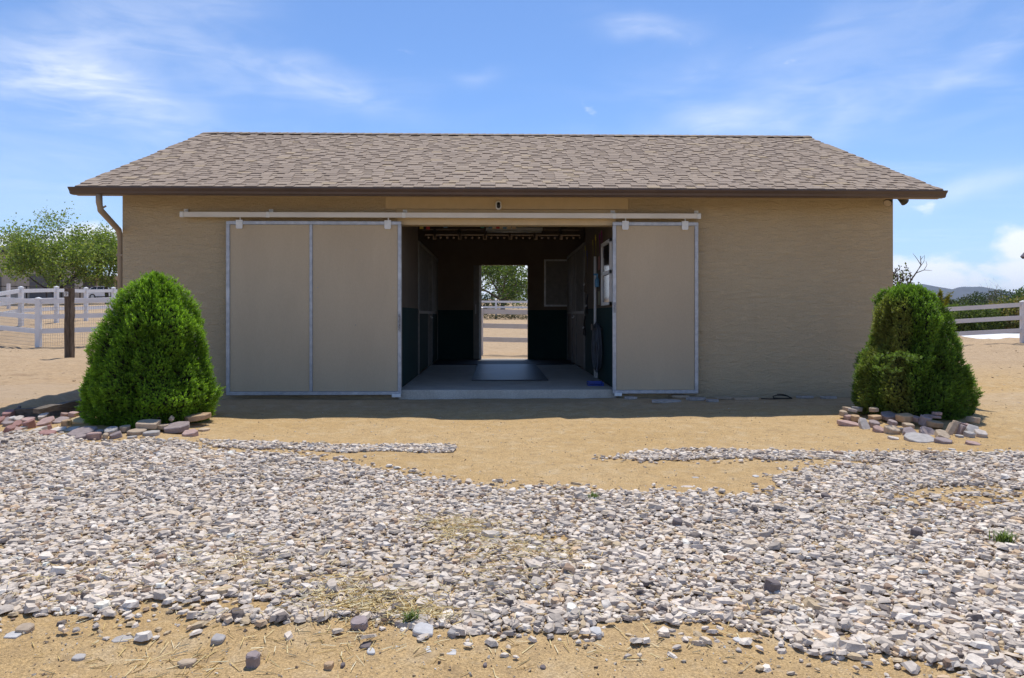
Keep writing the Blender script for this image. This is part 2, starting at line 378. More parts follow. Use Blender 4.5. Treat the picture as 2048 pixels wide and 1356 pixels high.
pm('glass_dark', (0.015, 0.017, 0.02), (0.02, 0.022, 0.025), 3, 0.08, spec=0.6)
pm('rope_black', (0.02, 0.02, 0.02), None, 12, 0.6)
pm('soil_dark', (0.10, 0.072, 0.048), (0.07, 0.05, 0.034), 8, 0.95, 0.5, 40)
pm('bark', (0.13, 0.10, 0.08), (0.075, 0.058, 0.045), 14, 0.95, 0.6, 25, stretch=(3, 3, 0.6))
pm('bark_grey', (0.24, 0.21, 0.19), (0.15, 0.13, 0.115), 14, 0.95, 0.5, 25, stretch=(3, 3, 0.6))
pm('twig_dark', (0.10, 0.068, 0.055), None, 14, 0.9)
pm('siding_tan', (0.46, 0.40, 0.325), (0.42, 0.365, 0.30), 2, 0.8, 0.05, 10)
pm('roof_slate', (0.115, 0.125, 0.145), (0.095, 0.105, 0.12), 3, 0.7, 0.15, 8)
pm('roof_edge', (0.03, 0.03, 0.032), None, 3, 0.6)
pm('garage_grey', (0.15, 0.145, 0.14), (0.13, 0.125, 0.12), 2, 0.7)
pm('door_brown', (0.07, 0.055, 0.045), None, 2, 0.6)
pm('rust', (0.20, 0.075, 0.04), (0.13, 0.05, 0.03), 20, 0.9, 0.1, 40)
pm('pipe_brown', (0.075, 0.06, 0.05), None, 6, 0.7)
pm('car_paint', (0.78, 0.79, 0.80), (0.75, 0.76, 0.78), 2, 0.22, spec=0.6)
pm('car_trim', (0.03, 0.03, 0.032), None, 8, 0.6)
pm('alloy', (0.45, 0.46, 0.47), None, 8, 0.3, metal=0.7)
pm('hill_scrub', (0.055, 0.060, 0.045), (0.075, 0.066, 0.050), 0.006, 0.98, 0.0, detail=8, c3=(0.04, 0.048, 0.032))
pm('wall_white', (0.82, 0.82, 0.80), (0.76, 0.76, 0.74), 2, 0.7, 0.05, 30)
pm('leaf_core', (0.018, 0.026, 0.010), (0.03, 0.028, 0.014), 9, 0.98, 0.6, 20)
attr_mat('stone', 0.9, 0, 55, 0.16, 0.35)
attr_mat('flagstone', 0.9, 0, 22, 0.16, 0.5)
attr_mat('shingle', 0.95, 0, 260, 0.28, 0.5, spec=0.15)
attr_mat('needle', 0.55, 0.42, 8, 0.12, spec=0.3)
attr_mat('leaf', 0.55, 0.42, 3, 0.12, spec=0.35)
attr_mat('straw_bits', 0.7, 0.15, 40, 0.15, spec=0.3)
attr_mat('cloth', 0.8, 0.15, 30, 0.1)

# ------------------------------------------------------------------ ground
def sstep(x, a, b):
    t = np.clip((np.asarray(x, float) - a) / (b - a), 0, 1); return t * t * (3 - 2 * t)
def ground_z(x, y):
    x = np.asarray(x, float); y = np.asarray(y, float)
    zl = np.interp(y, [0, 7.6, 8.4, 10, 15, 20.4, 25, 29, 40, 70, 95, 300, 3000, 30000], [0, 0, .10, .15, .26, .24, .76, .9, 1.25, 2.4, 3.3, 8, 40, 120])
    zc = np.interp(y, [0, 10, 20.6, 30, 48, 95, 300, 3000, 30000], [0, 0, 0.0, .28, .90, 2.6, 8, 40, 120])
    zr = np.interp(y, [0, 9, 15, 22, 26, 40, 95, 300, 3000, 30000], [0, 0, .03, .13, .12, .1, .3, 1.0, 5, 20])
    zr = zr + np.clip((x - 14.2), 0, 8) * 0.07 * sstep(y, 12, 21) * (1 - sstep(y, 23.2, 26))
    wl = sstep(x, -5.35, -5.75) * sstep(y, 7.6, 8.2); wl = np.maximum(wl, sstep(x, -3, -8) * sstep(y, 11, 16)); wl = np.where(y > 10.2, np.maximum(wl, sstep(x, -5.2, -5.7)), wl)
    wr = sstep(x, 6.4, 9)
    z = zc * (1 - wl) * (1 - wr) + zl * wl + zr * wr
    z = z + 0.36 * np.exp(-((x - 15.9) / 1.1) ** 2 - ((y - 24.6) / 0.7) ** 2)
    z = z + 0.07 * np.exp(-((x - 4.95) / 0.95) ** 2 - ((y - 8.1) / 0.85) ** 2) + 0.05 * np.exp(-((x + 3.85) / 1.0) ** 2 - ((y - 7.95) / 0.8) ** 2)
    inside = ((x > -5.2) & (x < 5.6) & (y > 9.9) & (y < 16.9))
    amp = 0.022 * sstep(y, 0.5, 2.5) + 0.03 * sstep(y, 17, 24)
    n = amp * (vnoise(x * 0.9, y * 0.9, seed=3) + 0.5 * vnoise(x * 2.3, y * 2.3, seed=4)) + 0.006 * vnoise(x * 7, y * 7, seed=5)
    n = n + np.where((y > 8.4) & (np.abs(x) > 5.6), 0.022 * vnoise(x * 2.7, y * 2.7, seed=6) + 0.014 * vnoise(x * 6.1, y * 6.1, seed=8), 0.0)
    n = n - 0.018 * sstep(vnoise(x * 3.3, y * 3.3, seed=14), 0.30, 0.62) * sstep(y, 6.6, 7.6)
    n = np.where((np.abs(y - 9.95) < 0.5), n * 0.4, n)
    return np.where(inside, -0.06, z + n)
def gz(x, y): return float(ground_z(np.array([x]), np.array([y]))[0])
def Gt(px, py):
    """terrain point the photograph shows at a pixel"""
    z = 0.0
    for _ in range(25):
        p = G(px, py, z); z = 0.5 * z + 0.5 * gz(p.x, p.y)
    p = G(px, py, z); p.z = gz(p.x, p.y); return p

def build_ground():
    def spread(a, b, n, k): u = np.linspace(0, 1, n); return a + (b - a) * (np.exp(k * u) - 1) / (math.exp(k) - 1)
    xs = np.concatenate([-spread(20, 7000, 45, 6)[::-1], np.arange(-19.9, -8, 0.15), np.arange(-7.9, 7.95, 0.09), np.arange(8, 19.9, 0.15), spread(20, 7000, 45, 6)])
    ys = np.concatenate([-spread(0.5, 7000, 25, 8)[::-1], np.arange(-0.4, 10.6, 0.08), spread(10.7, 40, 150, 1.3), spread(40.6, 7000, 60, 5)])
    gx, gy = np.meshgrid(xs, ys); V = np.stack([gx, gy, ground_z(gx, gy)], -1).reshape(-1, 3)
    nx, ny = len(xs), len(ys); i = np.arange((ny - 1) * (nx - 1)); r, c = i // (nx - 1), i % (nx - 1); a = r * nx + c
    me = arr_mesh('ground', V, np.stack([a, a + 1, a + nx + 1, a + nx], 1), smooth=True)
    tag(link('ground', me, MAT['sand']), kind='structure')
build_ground()

def build_hill():
    D = 4200.0
    px = np.array([1500, 1640, 1730, 1790, 1845, 1870, 1902, 1914, 1925, 1945, 1962, 1975, 1988, 2010, 2060, 2150, 2300, 2500])
    py = np.array([612, 596, 583, 573, 568, 573, 579.5, 575.5, 573.5, 574, 573, 576, 583, 590, 596, 603, 612, 624])
    n = 160; q = np.linspace(px[0], px[-1], n); h = np.interp(q, px, py)
    V = []; T = []
    prof = [(-1700, 0.0), (-1100, 0.12), (-700, 0.34), (-380, 0.62), (-160, 0.86), (0, 1.0), (300, 0.8), (900, 0.35), (1500, 0.0)]
    for i in range(n):
        top = P(q[i], h[i], D)
        for j, (dy, f) in enumerate(prof):
            z = (top.z) * f
            nz = 10 * f * (vnoise(np.array([q[i] / 14.0]), np.array([j * 1.7]), seed=9)[0] + 0.6 * vnoise(np.array([q[i] / 5.0]), np.array([j * 2.3]), seed=10)[0])
            V.append((top.x + 90 * math.sin(j * 2.1 + i * 0.21) * (1 - f), D + dy + (0 if f == 1 else nz * 6), max(-5, z + (nz if f < 1 else nz * 0.15))))
    m = len(prof)
    for i in range(n - 1):
        for j in range(m - 1):
            T.append((i * m + j, (i + 1) * m + j, (i + 1) * m + j + 1, i * m + j + 1))
    me = arr_mesh('hill', np.array(V), np.array(T), smooth=True)
    tag(link('hill', me, MAT['hill_scrub']), kind='structure')
build_hill()

# ------------------------------------------------------------------ barn
WY = 10.0
XL, XR = X_(245, WY), X_(1786, WY)
RY, RZ, EY, EZ = 13.5, 4.64, 9.40, 2.885             # ridge and eave of the shingled surface
RX0, RX1 = X_(150, EY), X_(1886, EY)
SL = (RZ - EZ) / (RY - EY); BY = 16.75                # slope, back wall
AX0, AX1 = -1.36, 1.72                                # the aisle
SLAB = 0.115
barn = empty('barn', (0, 13.4, 0)); tag(barn, 'long low tan stucco barn with shingled gable roof and open sliding doors', 'barn')
def bpart(mb, name, mat, parent=None, **kw):
    o = mb.build(name, MAT[mat] if isinstance(mat, str) else mat, None, **kw)
    return rel(o, parent or barn)
OX0, OX1, OZ = AX0 + 0.02, AX1 - 0.01, Z_(1000, 450, WY)
def build_shell():
    m = MB(); T = 0.16
    z0 = -0.1; zt = EZ + (WY - EY) * SL - 0.10
    m.box(XL, OX0, WY, WY + T, z0, zt); m.box(OX1, XR, WY, WY + T, z0, zt); m.box(OX0, OX1, WY, WY + T, OZ, zt)
    bpart(m, 'wall', 'stucco')
    for x0, x1 in ((XL, XL + T), (XR - T, XR)):       # gable end walls
        m = MB(); y0, y1 = WY + T, BY - T
        zr = lambda y: (EZ + (y - EY) * SL if y <= RY else RZ - (y - RY) * SL) - 0.08
        m.prism([(y0, z0), (y1, z0), (y1, zr(y1)), (RY, zr(RY)), (y0, zr(y0))], 'x', x0, x1)
        bpart(m, 'wall', 'stucco')
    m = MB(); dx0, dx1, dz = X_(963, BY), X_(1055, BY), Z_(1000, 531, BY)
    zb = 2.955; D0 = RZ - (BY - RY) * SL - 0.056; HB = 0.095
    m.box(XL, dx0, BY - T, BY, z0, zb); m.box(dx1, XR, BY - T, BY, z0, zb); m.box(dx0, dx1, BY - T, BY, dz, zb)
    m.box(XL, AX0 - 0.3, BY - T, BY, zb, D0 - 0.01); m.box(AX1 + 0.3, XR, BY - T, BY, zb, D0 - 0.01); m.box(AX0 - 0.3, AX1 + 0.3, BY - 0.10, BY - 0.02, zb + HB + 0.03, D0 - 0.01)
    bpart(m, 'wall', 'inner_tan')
    # vent blocking between the rafters over the back wall: three round holes each
    gx = [X_(p, BY) for p in (845, 895, 945, 995.5, 1045.6, 1096, 1146)]
    for c in gx:
        hw = 0.255; bm = bmesh.new(); y = BY - 0.11
        cells = [(-hw, -hw / 3 * 1.0), (-hw / 3, hw / 3), (hw / 3, hw)]
        for k, (a, b) in enumerate(cells):
            cx, cz, r = c + (k - 1) * 0.155, zb + HB / 2, 0.027
            ring = [bm.verts.new((cx + r * math.cos(R(45 * q + 22.5)), y, cz + r * math.sin(R(45 * q + 22.5)))) for q in range(8)]
            A, B = c + a, c + b
            sq = []
            for q in range(8):
                ca, sa = math.cos(R(45 * q + 22.5)), math.sin(R(45 * q + 22.5))
                sx = B if ca > 0 else A; sz = zb + HB if sa > 0 else zb
                if abs(ca) > abs(sa): sq.append(bm.verts.new((sx, y, cz + (0.035 if sa > 0 else -0.035))))
                else: sq.append(bm.verts.new((cx + (0.04 if ca > 0 else -0.04), y, sz)))
            for q in range(8):
                bm.faces.new((ring[q], ring[(q + 1) % 8], sq[(q + 1) % 8], sq[q]))
            for (ia, sx, sz) in ((0, B, zb + HB), (2, A, zb + HB), (4, A, zb), (6, B, zb)):
                v = bm.verts.new((sx, y, sz)); bm.faces.new((sq[ia], sq[(ia + 1) % 8], v))
        ext = bmesh.ops.extrude_face_region(bm, geom=list(bm.faces))
        for v in [g for g in ext['geom'] if isinstance(g, bmesh.types.BMVert)]: v.co.y += 0.04
        bmesh.ops.recalc_face_normals(bm, faces=bm.faces)
        me = bpy.data.meshes.new('vent_block'); bm.to_mesh(me); bm.free()
        rel(link('vent_block', me, MAT['rafter_wood']), barn)
    # rafters seen through the opening
    for k in range(-1, 8):
        cx = gx[0] - 0.295 + k * 0.592
        if not (AX0 - 0.5 < cx < AX1 + 0.6): continue
        m = MB(); dz = 0.08
        m.bar((cx, WY + 0.2, EZ + (WY + 0.2 - EY) * SL - 0.19), (cx, RY, RZ - 0.19), 0.04, 0.15)
        m.bar((cx, RY, RZ - 0.19), (cx, BY + 0.35, RZ - (BY + 0.35 - RY) * SL - 0.19), 0.04, 0.15)
        bpart(m, 'rafter', 'rafter_wood')
    m = MB().box(AX0, AX1, WY + 0.0 - 0.06, BY - T - 0.0, -0.05, SLAB)
    bpart(m, 'floor_slab', 'concrete', bevel=0.008)
    # header boards over the opening
    Yh = WY - 0.012
    m = MB().box(X_(771, Yh), X_(1256, Yh), WY - 0.022, WY - 0.002, Z_(1000, 418.5, Yh), Z_(1000, 392, Yh) + 0.1)
    bpart(m, 'header_board', 'trim_tan', bevel=0.003)
    m = MB().box(OX0 - 0.05, OX1 + 0.02, WY - 0.03, WY + 0.165, OZ - 0.004, Z_(1000, 419.5, Yh))
    bpart(m, 'header_board', 'trim_tan', bevel=0.003)
build_shell()

def build_roof():
    roof = None
    m = MB(); t = 0.035; x0, x1 = RX0 + 0.02, RX1 - 0.02
    be = BY + 0.55
    top = lambda y: (EZ + (y - EY) * SL if y <= RY else RZ - (y - RY) * SL) - 0.018
    m.prism([(EY + 0.01, top(EY + 0.01)), (RY, top(RY)), (be, top(be)), (be, top(be) - t), (RY, top(RY) - t), (EY + 0.01, top(EY + 0.01) - t)], 'x', x0, x1)
    roof = bpart(m, 'roof', 'rafter_wood')
    n_c, L = 32, math.hypot(RY - EY, RZ - EZ); e = L / n_c
    sd = np.array([0, (RY - EY) / L, (RZ - EZ) / L]); nd = np.array([0, -(RZ - EZ) / L, (RY - EY) / L])
    tones = np.array([(0.365, 0.285, 0.218), (0.345, 0.27, 0.208), (0.382, 0.30, 0.228), (0.315, 0.245, 0.19), (0.415, 0.322, 0.222), (0.358, 0.283, 0.222)])
    wts = np.array([.30, .24, .18, .12, .06, .10])
    r = np.random.default_rng(21); V = []; C = []; T = []; n_ind = 0
    box = [(0, 1, 3, 2), (4, 6, 7, 5), (0, 4, 5, 1), (2, 3, 7, 6), (0, 2, 6, 4), (1, 5, 7, 3)]
    for k in range(n_c):
        x = RX0 + (0 if k == 0 else r.uniform(-0.03, 0.0)); raised = r.random() < 0.5
        while x < RX1:
            w = r.uniform(0.11, 0.24) if raised else r.uniform(0.09, 0.22)
            xe = min(x + w, RX1 + r.uniform(-0.004, 0.004))
            if RX1 - xe < 0.06: xe = RX1
            th = 0.0145 if raised else 0.0085
            th += r.uniform(-0.001, 0.0015)
            s0 = k * e - (0.002 if raised else 0) + r.uniform(-0.001, 0.001); s1 = k * e + e * (0.995 if raised else 1.12)
            base = np.array([0, EY, EZ - 0.018])
            cs = []
            for xx in (x + 0.001, xe - 0.001):
                for s, h0, h1 in ((s0, 0.0, th + 0.004), (s1, -0.004, th + 0.001 if raised else 0.004)):
                    for h in (h0, h1):
                        p = base + sd * s + nd * (h + 0.001); cs.append((xx, p[1], p[2]))
            c = tones[r.choice(6, p=wts)] * r.uniform(0.94, 1.06)
            if n_ind < 300:
                me = arr_mesh('shingle', np.array(cs), np.array(box), np.tile(c, (8, 1)))
                o = link('shingle', me, MAT['shingle']); o.parent = roof; o.matrix_parent_inverse = INV
                n_ind += 1
            else:
                T += [tuple(i + len(V) for i in q) for q in box]; V += cs; C += [c] * 8
            x = xe; raised = not raised
    # the rear slope in plain courses
    for k in range(30):
        yy0, yy1 = be - k * (be - RY) / 30, be - (k + 1.1) * (be - RY) / 30
        x = RX0
        while x < RX1:
            xe = min(x + 0.6, RX1); cs = []
            for xx in (x, xe):
                for y, h0, h1 in ((yy0, 0.0, 0.012), (max(yy1, RY), -0.002, 0.004)):
                    for h in (h0, h1): cs.append((xx, y, top(y) + h + 0.001))
            T += [tuple(i + len(V) for i in q) for q in box]; V += cs; C += [tones[r.choice(6, p=wts)]] * 8
            x = xe
    o = link('shingle_courses', arr_mesh('shingle_courses', np.array(V), np.array(T), np.array(C)), MAT['shingle']); o.parent = roof; o.matrix_parent_inverse = INV
    tag(o, kind='stuff')
    # ridge caps overlap along the ridge
    V = []; T = []; C = []; x = RX0 - 0.01
    while x < RX1:
        w = 0.30; c = tones[r.choice(6, p=wts)] * 0.9
        for sgn in (-1, 1):
            cs = []
            for xx, hh in ((x, 0.012), (min(x + w, RX1 + 0.01), 0.026)):
                for dy in (0, 0.14):
                    y = RY + sgn * dy; z = RZ - dy * SL - 0.018 + 0.014
                    cs += [(xx, y, z), (xx, y, z + hh)]
            T += [tuple(i + len(V) for i in q) for q in box]; V += cs; C += [c] * 8
        x += 0.145
    o = link('ridge_cap', arr_mesh('ridge_cap', np.array(V), np.array(T), np.array(C)), MAT['shingle']); o.parent = roof; o.matrix_parent_inverse = INV
    tag(o, kind='stuff')
    # drip edge, fascia, gutter, downspout, barge boards
    m = MB().box(RX0, RX1, EY - 0.012, EY + 0.02, EZ - 0.035, EZ - 0.0165); bpart(m, 'drip_edge', 'gutter_brown', roof)
    fy = 9.43; fz0 = Z_(1000, 394.7, fy)
    m = MB().box(X_(155, fy), X_(1876, fy), fy - 0.018, fy + 0.02, fz0, EZ - 0.038); bpart(m, 'fascia', 'fascia_tan')
    gy = 9.27; gt, gb = Z_(1000, 377, gy), Z_(1000, 391.2, gy + 0.04)
    prof = [(9.408, gt + 0.01), (9.408, gb), (9.33, gb), (9.312, gb + 0.012), (9.302, gb + 0.04), (9.278, gb + 0.064), (9.268, gb + 0.078), (9.268, gt), (9.276, gt), (9.276, gb + 0.082), (9.288, gb + 0.07), (9.312, gb + 0.044), (9.322, gb + 0.02), (9.335, gb + 0.010), (9.398, gb + 0.01), (9.398, gt + 0.01)]
    m = MB(); xa, xb = X_(135, gy), X_(1896, gy); m.prism(prof, 'x', xa, xb)
    capp = [(9.406, gt - 0.003), (9.406, gb + 0.001), (9.33, gb + 0.001), (9.303, gb + 0.04), (9.27, gb + 0.078), (9.27, gt - 0.003)]
    m.prism(capp, 'x', xa - 0.001, xa + 0.003); m.prism(capp, 'x', xb - 0.003, xb + 0.001)
    bpart(m, 'gutter', 'gutter_brown')
    m = MB(); xo = X_(198, 9.36)
    dx = XL - 0.036
    pts = [Vector((xo, 9.36, gb + 0.005)), Vector((xo, 9.365, gb - 0.10)), Vector((xo - 0.0 * 1, 9.40, gb - 0.20)), Vector((dx - 0.012, 9.99, Z_(241, 460, 9.99))), Vector((dx - 0.012, 10.04, Z_(241, 480, 10.04))), Vector((dx - 0.012, 10.045, 0.05))]
    m.tube(pts, 0.040, 10)
    ds = bpart(m, 'downspout', 'downspout_tan', smooth=True)
    m = MB().bar((xo + 0.03, 9.40, gb - 0.165), (xo + 0.065, 9.41, gb - 0.14), 0.02, 0.02); bpart(m, 'strap', 'downspout_tan', ds)
    m = MB().box(dx - 0.056, dx + 0.03, 10.0, 10.09, 2.0, 2.03); bpart(m, 'strap', 'downspout_tan', ds)
    for xx in (RX0 + 0.03, RX1 - 0.07):                # barge rafters under the gable overhang
        m = MB(); m.bar((xx + 0.02, EY + 0.10, EZ + 0.10 * SL - 0.105), (xx + 0.02, RY, RZ - 0.105), 0.036, 0.10); m.bar((xx + 0.02, RY, RZ - 0.105), (xx + 0.02, be, RZ - (be - RY) * SL - 0.105), 0.036, 0.10)
        bpart(m, 'barge_board', 'fascia_tan')
bpy.context.view_layer.update()
INV = Matrix.Identity(4)
build_roof()

def build_doors():
    Yd = 9.87                                          # centre plane of the doors
    def door(px0, px1, pyt, pyb, stile, handle_px, hangers):
        x0, x1 = X_(px0, Yd), X_(px1, Yd); z1, z0 = Z_((px0 + px1) / 2, pyt, Yd), Z_((px0 + px1) / 2, pyb, Yd); w = 0.05
        d = empty('sliding_door', ((x0 + x1) / 2, Yd, z0)); rel(d, barn)
        y0, y1 = Yd - 0.022, Yd + 0.022
        for n, (a, b, c, e) in (('frame_rail', (x0, x1, z1 - w, z1)), ('frame_rail', (x0, x1, z0, z0 + w)), ('frame_stile', (x0, x0 + w, z0 + w, z1 - w)), ('frame_stile', (x1 - w, x1, z0 + w, z1 - w))):
            bpart(MB().box(a, b, y0, y1, c, e), n, 'galvanised', d, bevel=0.004)
        xs = [x0 + w, x1 - w]
        if stile:
            s = X_(stile, Yd); bpart(MB().box(s - 0.021, s + 0.021, y0 - 0.001, y1, z0 + w, z1 - w), 'frame_stile', 'galvanised', d, bevel=0.004); xs = [x0 + w, s - 0.021, s + 0.021, x1 - w]
        for a, b in zip(xs[::2], xs[1::2]):
            bpart(MB().box(a + 0.003, b - 0.003, y0 + 0.014, y1 - 0.004, z0 + w + 0.003, z1 - w - 0.003), 'panel', 'door_panel', d)
        for hp in hangers:
            hx = X_(hp, Yd); m = MB(); t = z1 + 0.012
            m.prism([(hx - 0.046, t), (hx + 0.046, t), (hx + 0.046, t - 0.105), (hx + 0.034, t - 0.122), (hx - 0.034, t - 0.122), (hx - 0.046, t - 0.105)], 'y', y0 - 0.012, y0 - 0.003)
            m.tube([(hx + 0.006, Yd - 0.01, t - 0.01), (hx + 0.006, Yd - 0.01, t + 0.075)], 0.008, 8)
            for bx, bz in ((-0.02, -0.03), (0.02, -0.03), (0, -0.1)): m.box(hx + bx - 0.006, hx + bx + 0.006, y0 - 0.017, y0 - 0.011, t + bz - 0.006, t + bz + 0.006)
            bpart(m, 'hanger', 'hanger_white', d)
        return d, x0, x1, z0, z1, y0
    d, x0, x1, z0, z1, y0 = door(453, 803, 442.5, 790, 622.5, None, (480, 776))
    for p, q in ((712, 500), (635.5, 575), (711, 650), (786, 575.5)):
        c = P(p, q, y0 + 0.012); bpart(MB().tube([(c.x, y0 + 0.015, c.z), (c.x, y0 + 0.008, c.z)], 0.007, 8), 'bolt_head', 'latch_metal', d)
    m = MB(); hx = x1 - 0.025; zc = Z_(800, 645, Yd)    # bolt plate, chain and staple
    m.box(hx - 0.013, hx + 0.013, y0 - 0.012, y0 - 0.001, zc - 0.10, zc + 0.09)
    m.tube([(hx - 0.004, y0 - 0.03, zc + 0.12), (hx - 0.004, y0 - 0.035, zc + 0.05), (hx, y0 - 0.03, zc - 0.05)], 0.007, 6)
    for i in range(5): m.tube([(hx + (0.01 if i % 2 else -0.01), y0 - 0.02, zc - 0.02 - 0.02 * i), (hx - (0.01 if i % 2 else -0.01), y0 - 0.022, zc - 0.045 - 0.02 * i)], 0.005, 6)
    bpart(m, 'latch', 'latch_metal', d)
    bpart(MB().box(x1 - 0.13, x1 - 0.005, y0 - 0.03, y0 - 0.001, z0 - 0.03, z0 + 0.016), 'guide_roller', 'hanger_white', d, bevel=0.003)
    d, x0, x1, z0, z1, y0 = door(1225, 1396, 444.5, 787, None, None, (1250, 1369))
    m = MB(); hx = x0 + 0.026; zc = Z_(1230, 615, Yd)
    m.box(hx - 0.017, hx + 0.017, y0 - 0.006, y0 - 0.001, zc - 0.075, zc + 0.075); m.box(hx - 0.006, hx + 0.006, y0 - 0.02, y0 - 0.005, zc - 0.06, zc + 0.05)
    bpart(m, 'latch', 'latch_metal', d)
    bpart(MB().box(x0 + 0.02, x0 + 0.125, y0 - 0.03, y0 - 0.001, z0 - 0.03, z0 + 0.016), 'guide_roller', 'hanger_white', d, bevel=0.003)
    # the box track and its brackets
    Yt = 9.855
    xa, xb = X_(361, Yt), X_(1401, Yt); za, zb = Z_(361, 428.3, Yt), Z_(1401, 433.3, Yt)
    zt = (za + zb) / 2
    tr = MB()
    sec = [(-0.028, 0.034), (0.03, 0.034), (0.03, -0.034), (0.012, -0.034), (0.012, -0.028), (0.024, -0.028), (0.024, 0.028), (-0.022, 0.028), (-0.022, -0.028), (-0.012, -0.028), (-0.012, -0.034), (-0.028, -0.034)]
    tr = tr.prism([(Yt + a, zt + b) for a, b in sec], 'x', xa, xb)
    track = bpart(tr, 'door_track', 'track_metal')
    for p, plate in ((365, 1), (537, 1), (808, 1), (1047, 0), (1065, 0), (1228, 1), (1397, 1)):
        x = X_(p, Yt); m = MB()
        if plate:
            m.box(x - 0.024, x + 0.024, Yt - 0.034, Yt - 0.0285, zt - 0.04, zt + 0.04); m.box(x - 0.024, x + 0.024, Yt - 0.034, WY - 0.032, zt + 0.0345, zt + 0.041)
        m.box(x - 0.03, x + 0.03, WY - 0.036, WY - 0.0305, zt + 0.02, zt + 0.095)
        if not plate: m.box(x - 0.02, x + 0.02, Yt, WY - 0.032, zt + 0.0345, zt + 0.041)
        for bx in (-0.014, 0.014): m.tube([(x + bx, WY - 0.03, zt + 0.072), (x + bx, WY - 0.046, zt + 0.072)], 0.008, 6)
        bpart(m, 'bracket', 'hanger_white' if plate else 'trim_tan', track)
        if plate and p in (808, 1047, 1065, 1228): continue
build_doors()

# ------------------------------------------------------------------ inside of the barn
def build_inside():
    ZG = Z_(840, 616.5, 12.0)                          # top of the green paint
    T = 0.1; FB = BY - 0.16
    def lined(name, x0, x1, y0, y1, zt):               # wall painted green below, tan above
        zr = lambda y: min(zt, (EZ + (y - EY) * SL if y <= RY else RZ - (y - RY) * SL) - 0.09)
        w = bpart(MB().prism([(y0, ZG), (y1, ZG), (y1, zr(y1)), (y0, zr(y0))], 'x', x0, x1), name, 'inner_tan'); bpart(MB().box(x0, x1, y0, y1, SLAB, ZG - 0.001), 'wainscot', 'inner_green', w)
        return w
    YL, YR = 12.45, 13.35
    lined('partition', AX0 - T, AX0 - 0.002, WY + 0.17, YL, 3.35)
    lined('partition', AX1 + 0.002, AX1 + T, WY + 0.17, YR, 3.45)
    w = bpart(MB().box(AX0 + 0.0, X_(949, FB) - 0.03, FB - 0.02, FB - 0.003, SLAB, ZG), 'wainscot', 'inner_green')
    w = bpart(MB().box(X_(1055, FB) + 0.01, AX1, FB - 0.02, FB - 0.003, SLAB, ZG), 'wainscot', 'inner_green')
    # stall fronts: posts, solid lower panel, barred upper half
    def stall(x, sgn, y0, y1, ztop, bars, panelmat, opening):
        s = empty('stall_front', (x, (y0 + y1) / 2, SLAB)); rel(s, barn)
        def q(a, b, c, d, off=0.0, t=0.04): return MB().box(*sorted((x + sgn * off, x + sgn * (off + t))), a, b, c, d)
        for y in (y0 + 0.03, (y0 + y1) / 2 - 0.2, (y0 + y1) / 2 + 0.55, y1 - 0.03): bpart(q(y - 0.03, y + 0.03, SLAB, ztop - 0.06, -0.02, 0.06), 'post', 'stall_metal', s)
        bpart(q(y0, y1, ztop - 0.06, ztop, -0.025, 0.07), 'top_rail', 'stall_metal', s)
        bpart(q(y0, y1, 1.20, 1.25, -0.022, 0.06), 'middle_rail', 'stall_metal', s)
        for a, b in ((y0 + 0.06, (y0 + y1) / 2 - 0.23), ((y0 + y1) / 2 - 0.17, (y0 + y1) / 2 + 0.52), ((y0 + y1) / 2 + 0.58, y1 - 0.06)):
            if opening and a > y0 + 0.5 and b < y1 - 0.3: continue
            bpart(q(a, b, SLAB + 0.03, 1.20, 0.0, 0.03), 'panel', panelmat, s)
            n = max(2, int((b - a) / 0.09))
            for i in range(n):
                yy = a + (i + 0.5) * (b - a) / n
                bpart(MB().tube([(x, yy, 1.25), (x, yy, ztop - 0.06)], 0.011, 6), 'bar', 'stall_metal', s)
        bpart(MB().tube([(x - sgn * 0.04, (y0 + y1) / 2 - 0.1, 1.16), (x - sgn * 0.06, (y0 + y1) / 2 - 0.1, 1.12), (x - sgn * 0.05, (y0 + y1) / 2 + 0.2, 1.12)], 0.014, 6), 'latch', 'galvanised', s)
        # the stall behind
        bpart(MB().box(*sorted((x + sgn * 3.2, x + sgn * 3.25)), y0, y1, 0, 3.2), 'partition', 'inner_tan')
    stall(AX0, -1, YL, FB - 0.01, 2.49, 10, 'inner_green', True)
    stall(AX1, 1, YR, FB - 0.01, 2.56, 10, 'stall_panel', False)
    # closed shutter on the back wall and the open door leaf
    sh = empty('shutter', (X_(1112, FB), FB - 0.02, 1.3)); rel(sh, barn)
    a, b, c, d = X_(1088, FB), X_(1137, FB), Z_(1100, 613, FB), Z_(1100, 519, FB)
    bpart(MB().box(a, b, FB - 0.035, FB - 0.023, c, d), 'panel', 'stall_metal', sh)
    for q in ((a, b, d - 0.04, d), (a, b, c, c + 0.04), (a, a + 0.04, c + 0.04, d - 0.04), (b - 0.04, b, c + 0.04, d - 0.04)):
        bpart(MB().box(q[0], q[1], FB - 0.055, FB - 0.022, q[2], q[3]), 'frame', 'galvanised', sh)
    dr = empty('back_door', (X_(956, FB), FB - 0.05, SLAB)); rel(dr, barn)
    a, b, d = X_(949, FB), X_(962.5, FB), Z_(960, 531, FB)
    bpart(MB().box(a + 0.05, b - 0.05, FB - 0.05, FB - 0.03, SLAB + 0.03, d), 'panel', 'stall_metal', dr)
    bpart(MB().box(b - 0.05, b, FB - 0.06, FB - 0.022, SLAB + 0.02, d), 'frame_stile', 'galvanised', dr)
    bpart(MB().box(a - 0.02, a + 0.05, FB - 0.062, FB - 0.022, SLAB + 0.02, d), 'frame_stile', 'stall_metal', dr)
    bpart(MB().box(a + 0.02, a + 0.04, FB - 0.08, FB - 0.062, 1.2, 1.42), 'handle', 'galvanised', dr)
    bpart(MB().box(X_(963, FB), X_(1055, FB), FB - 0.02, BY + 0.04, SLAB - 0.1, SLAB + 0.012), 'door_sill', 'concrete')
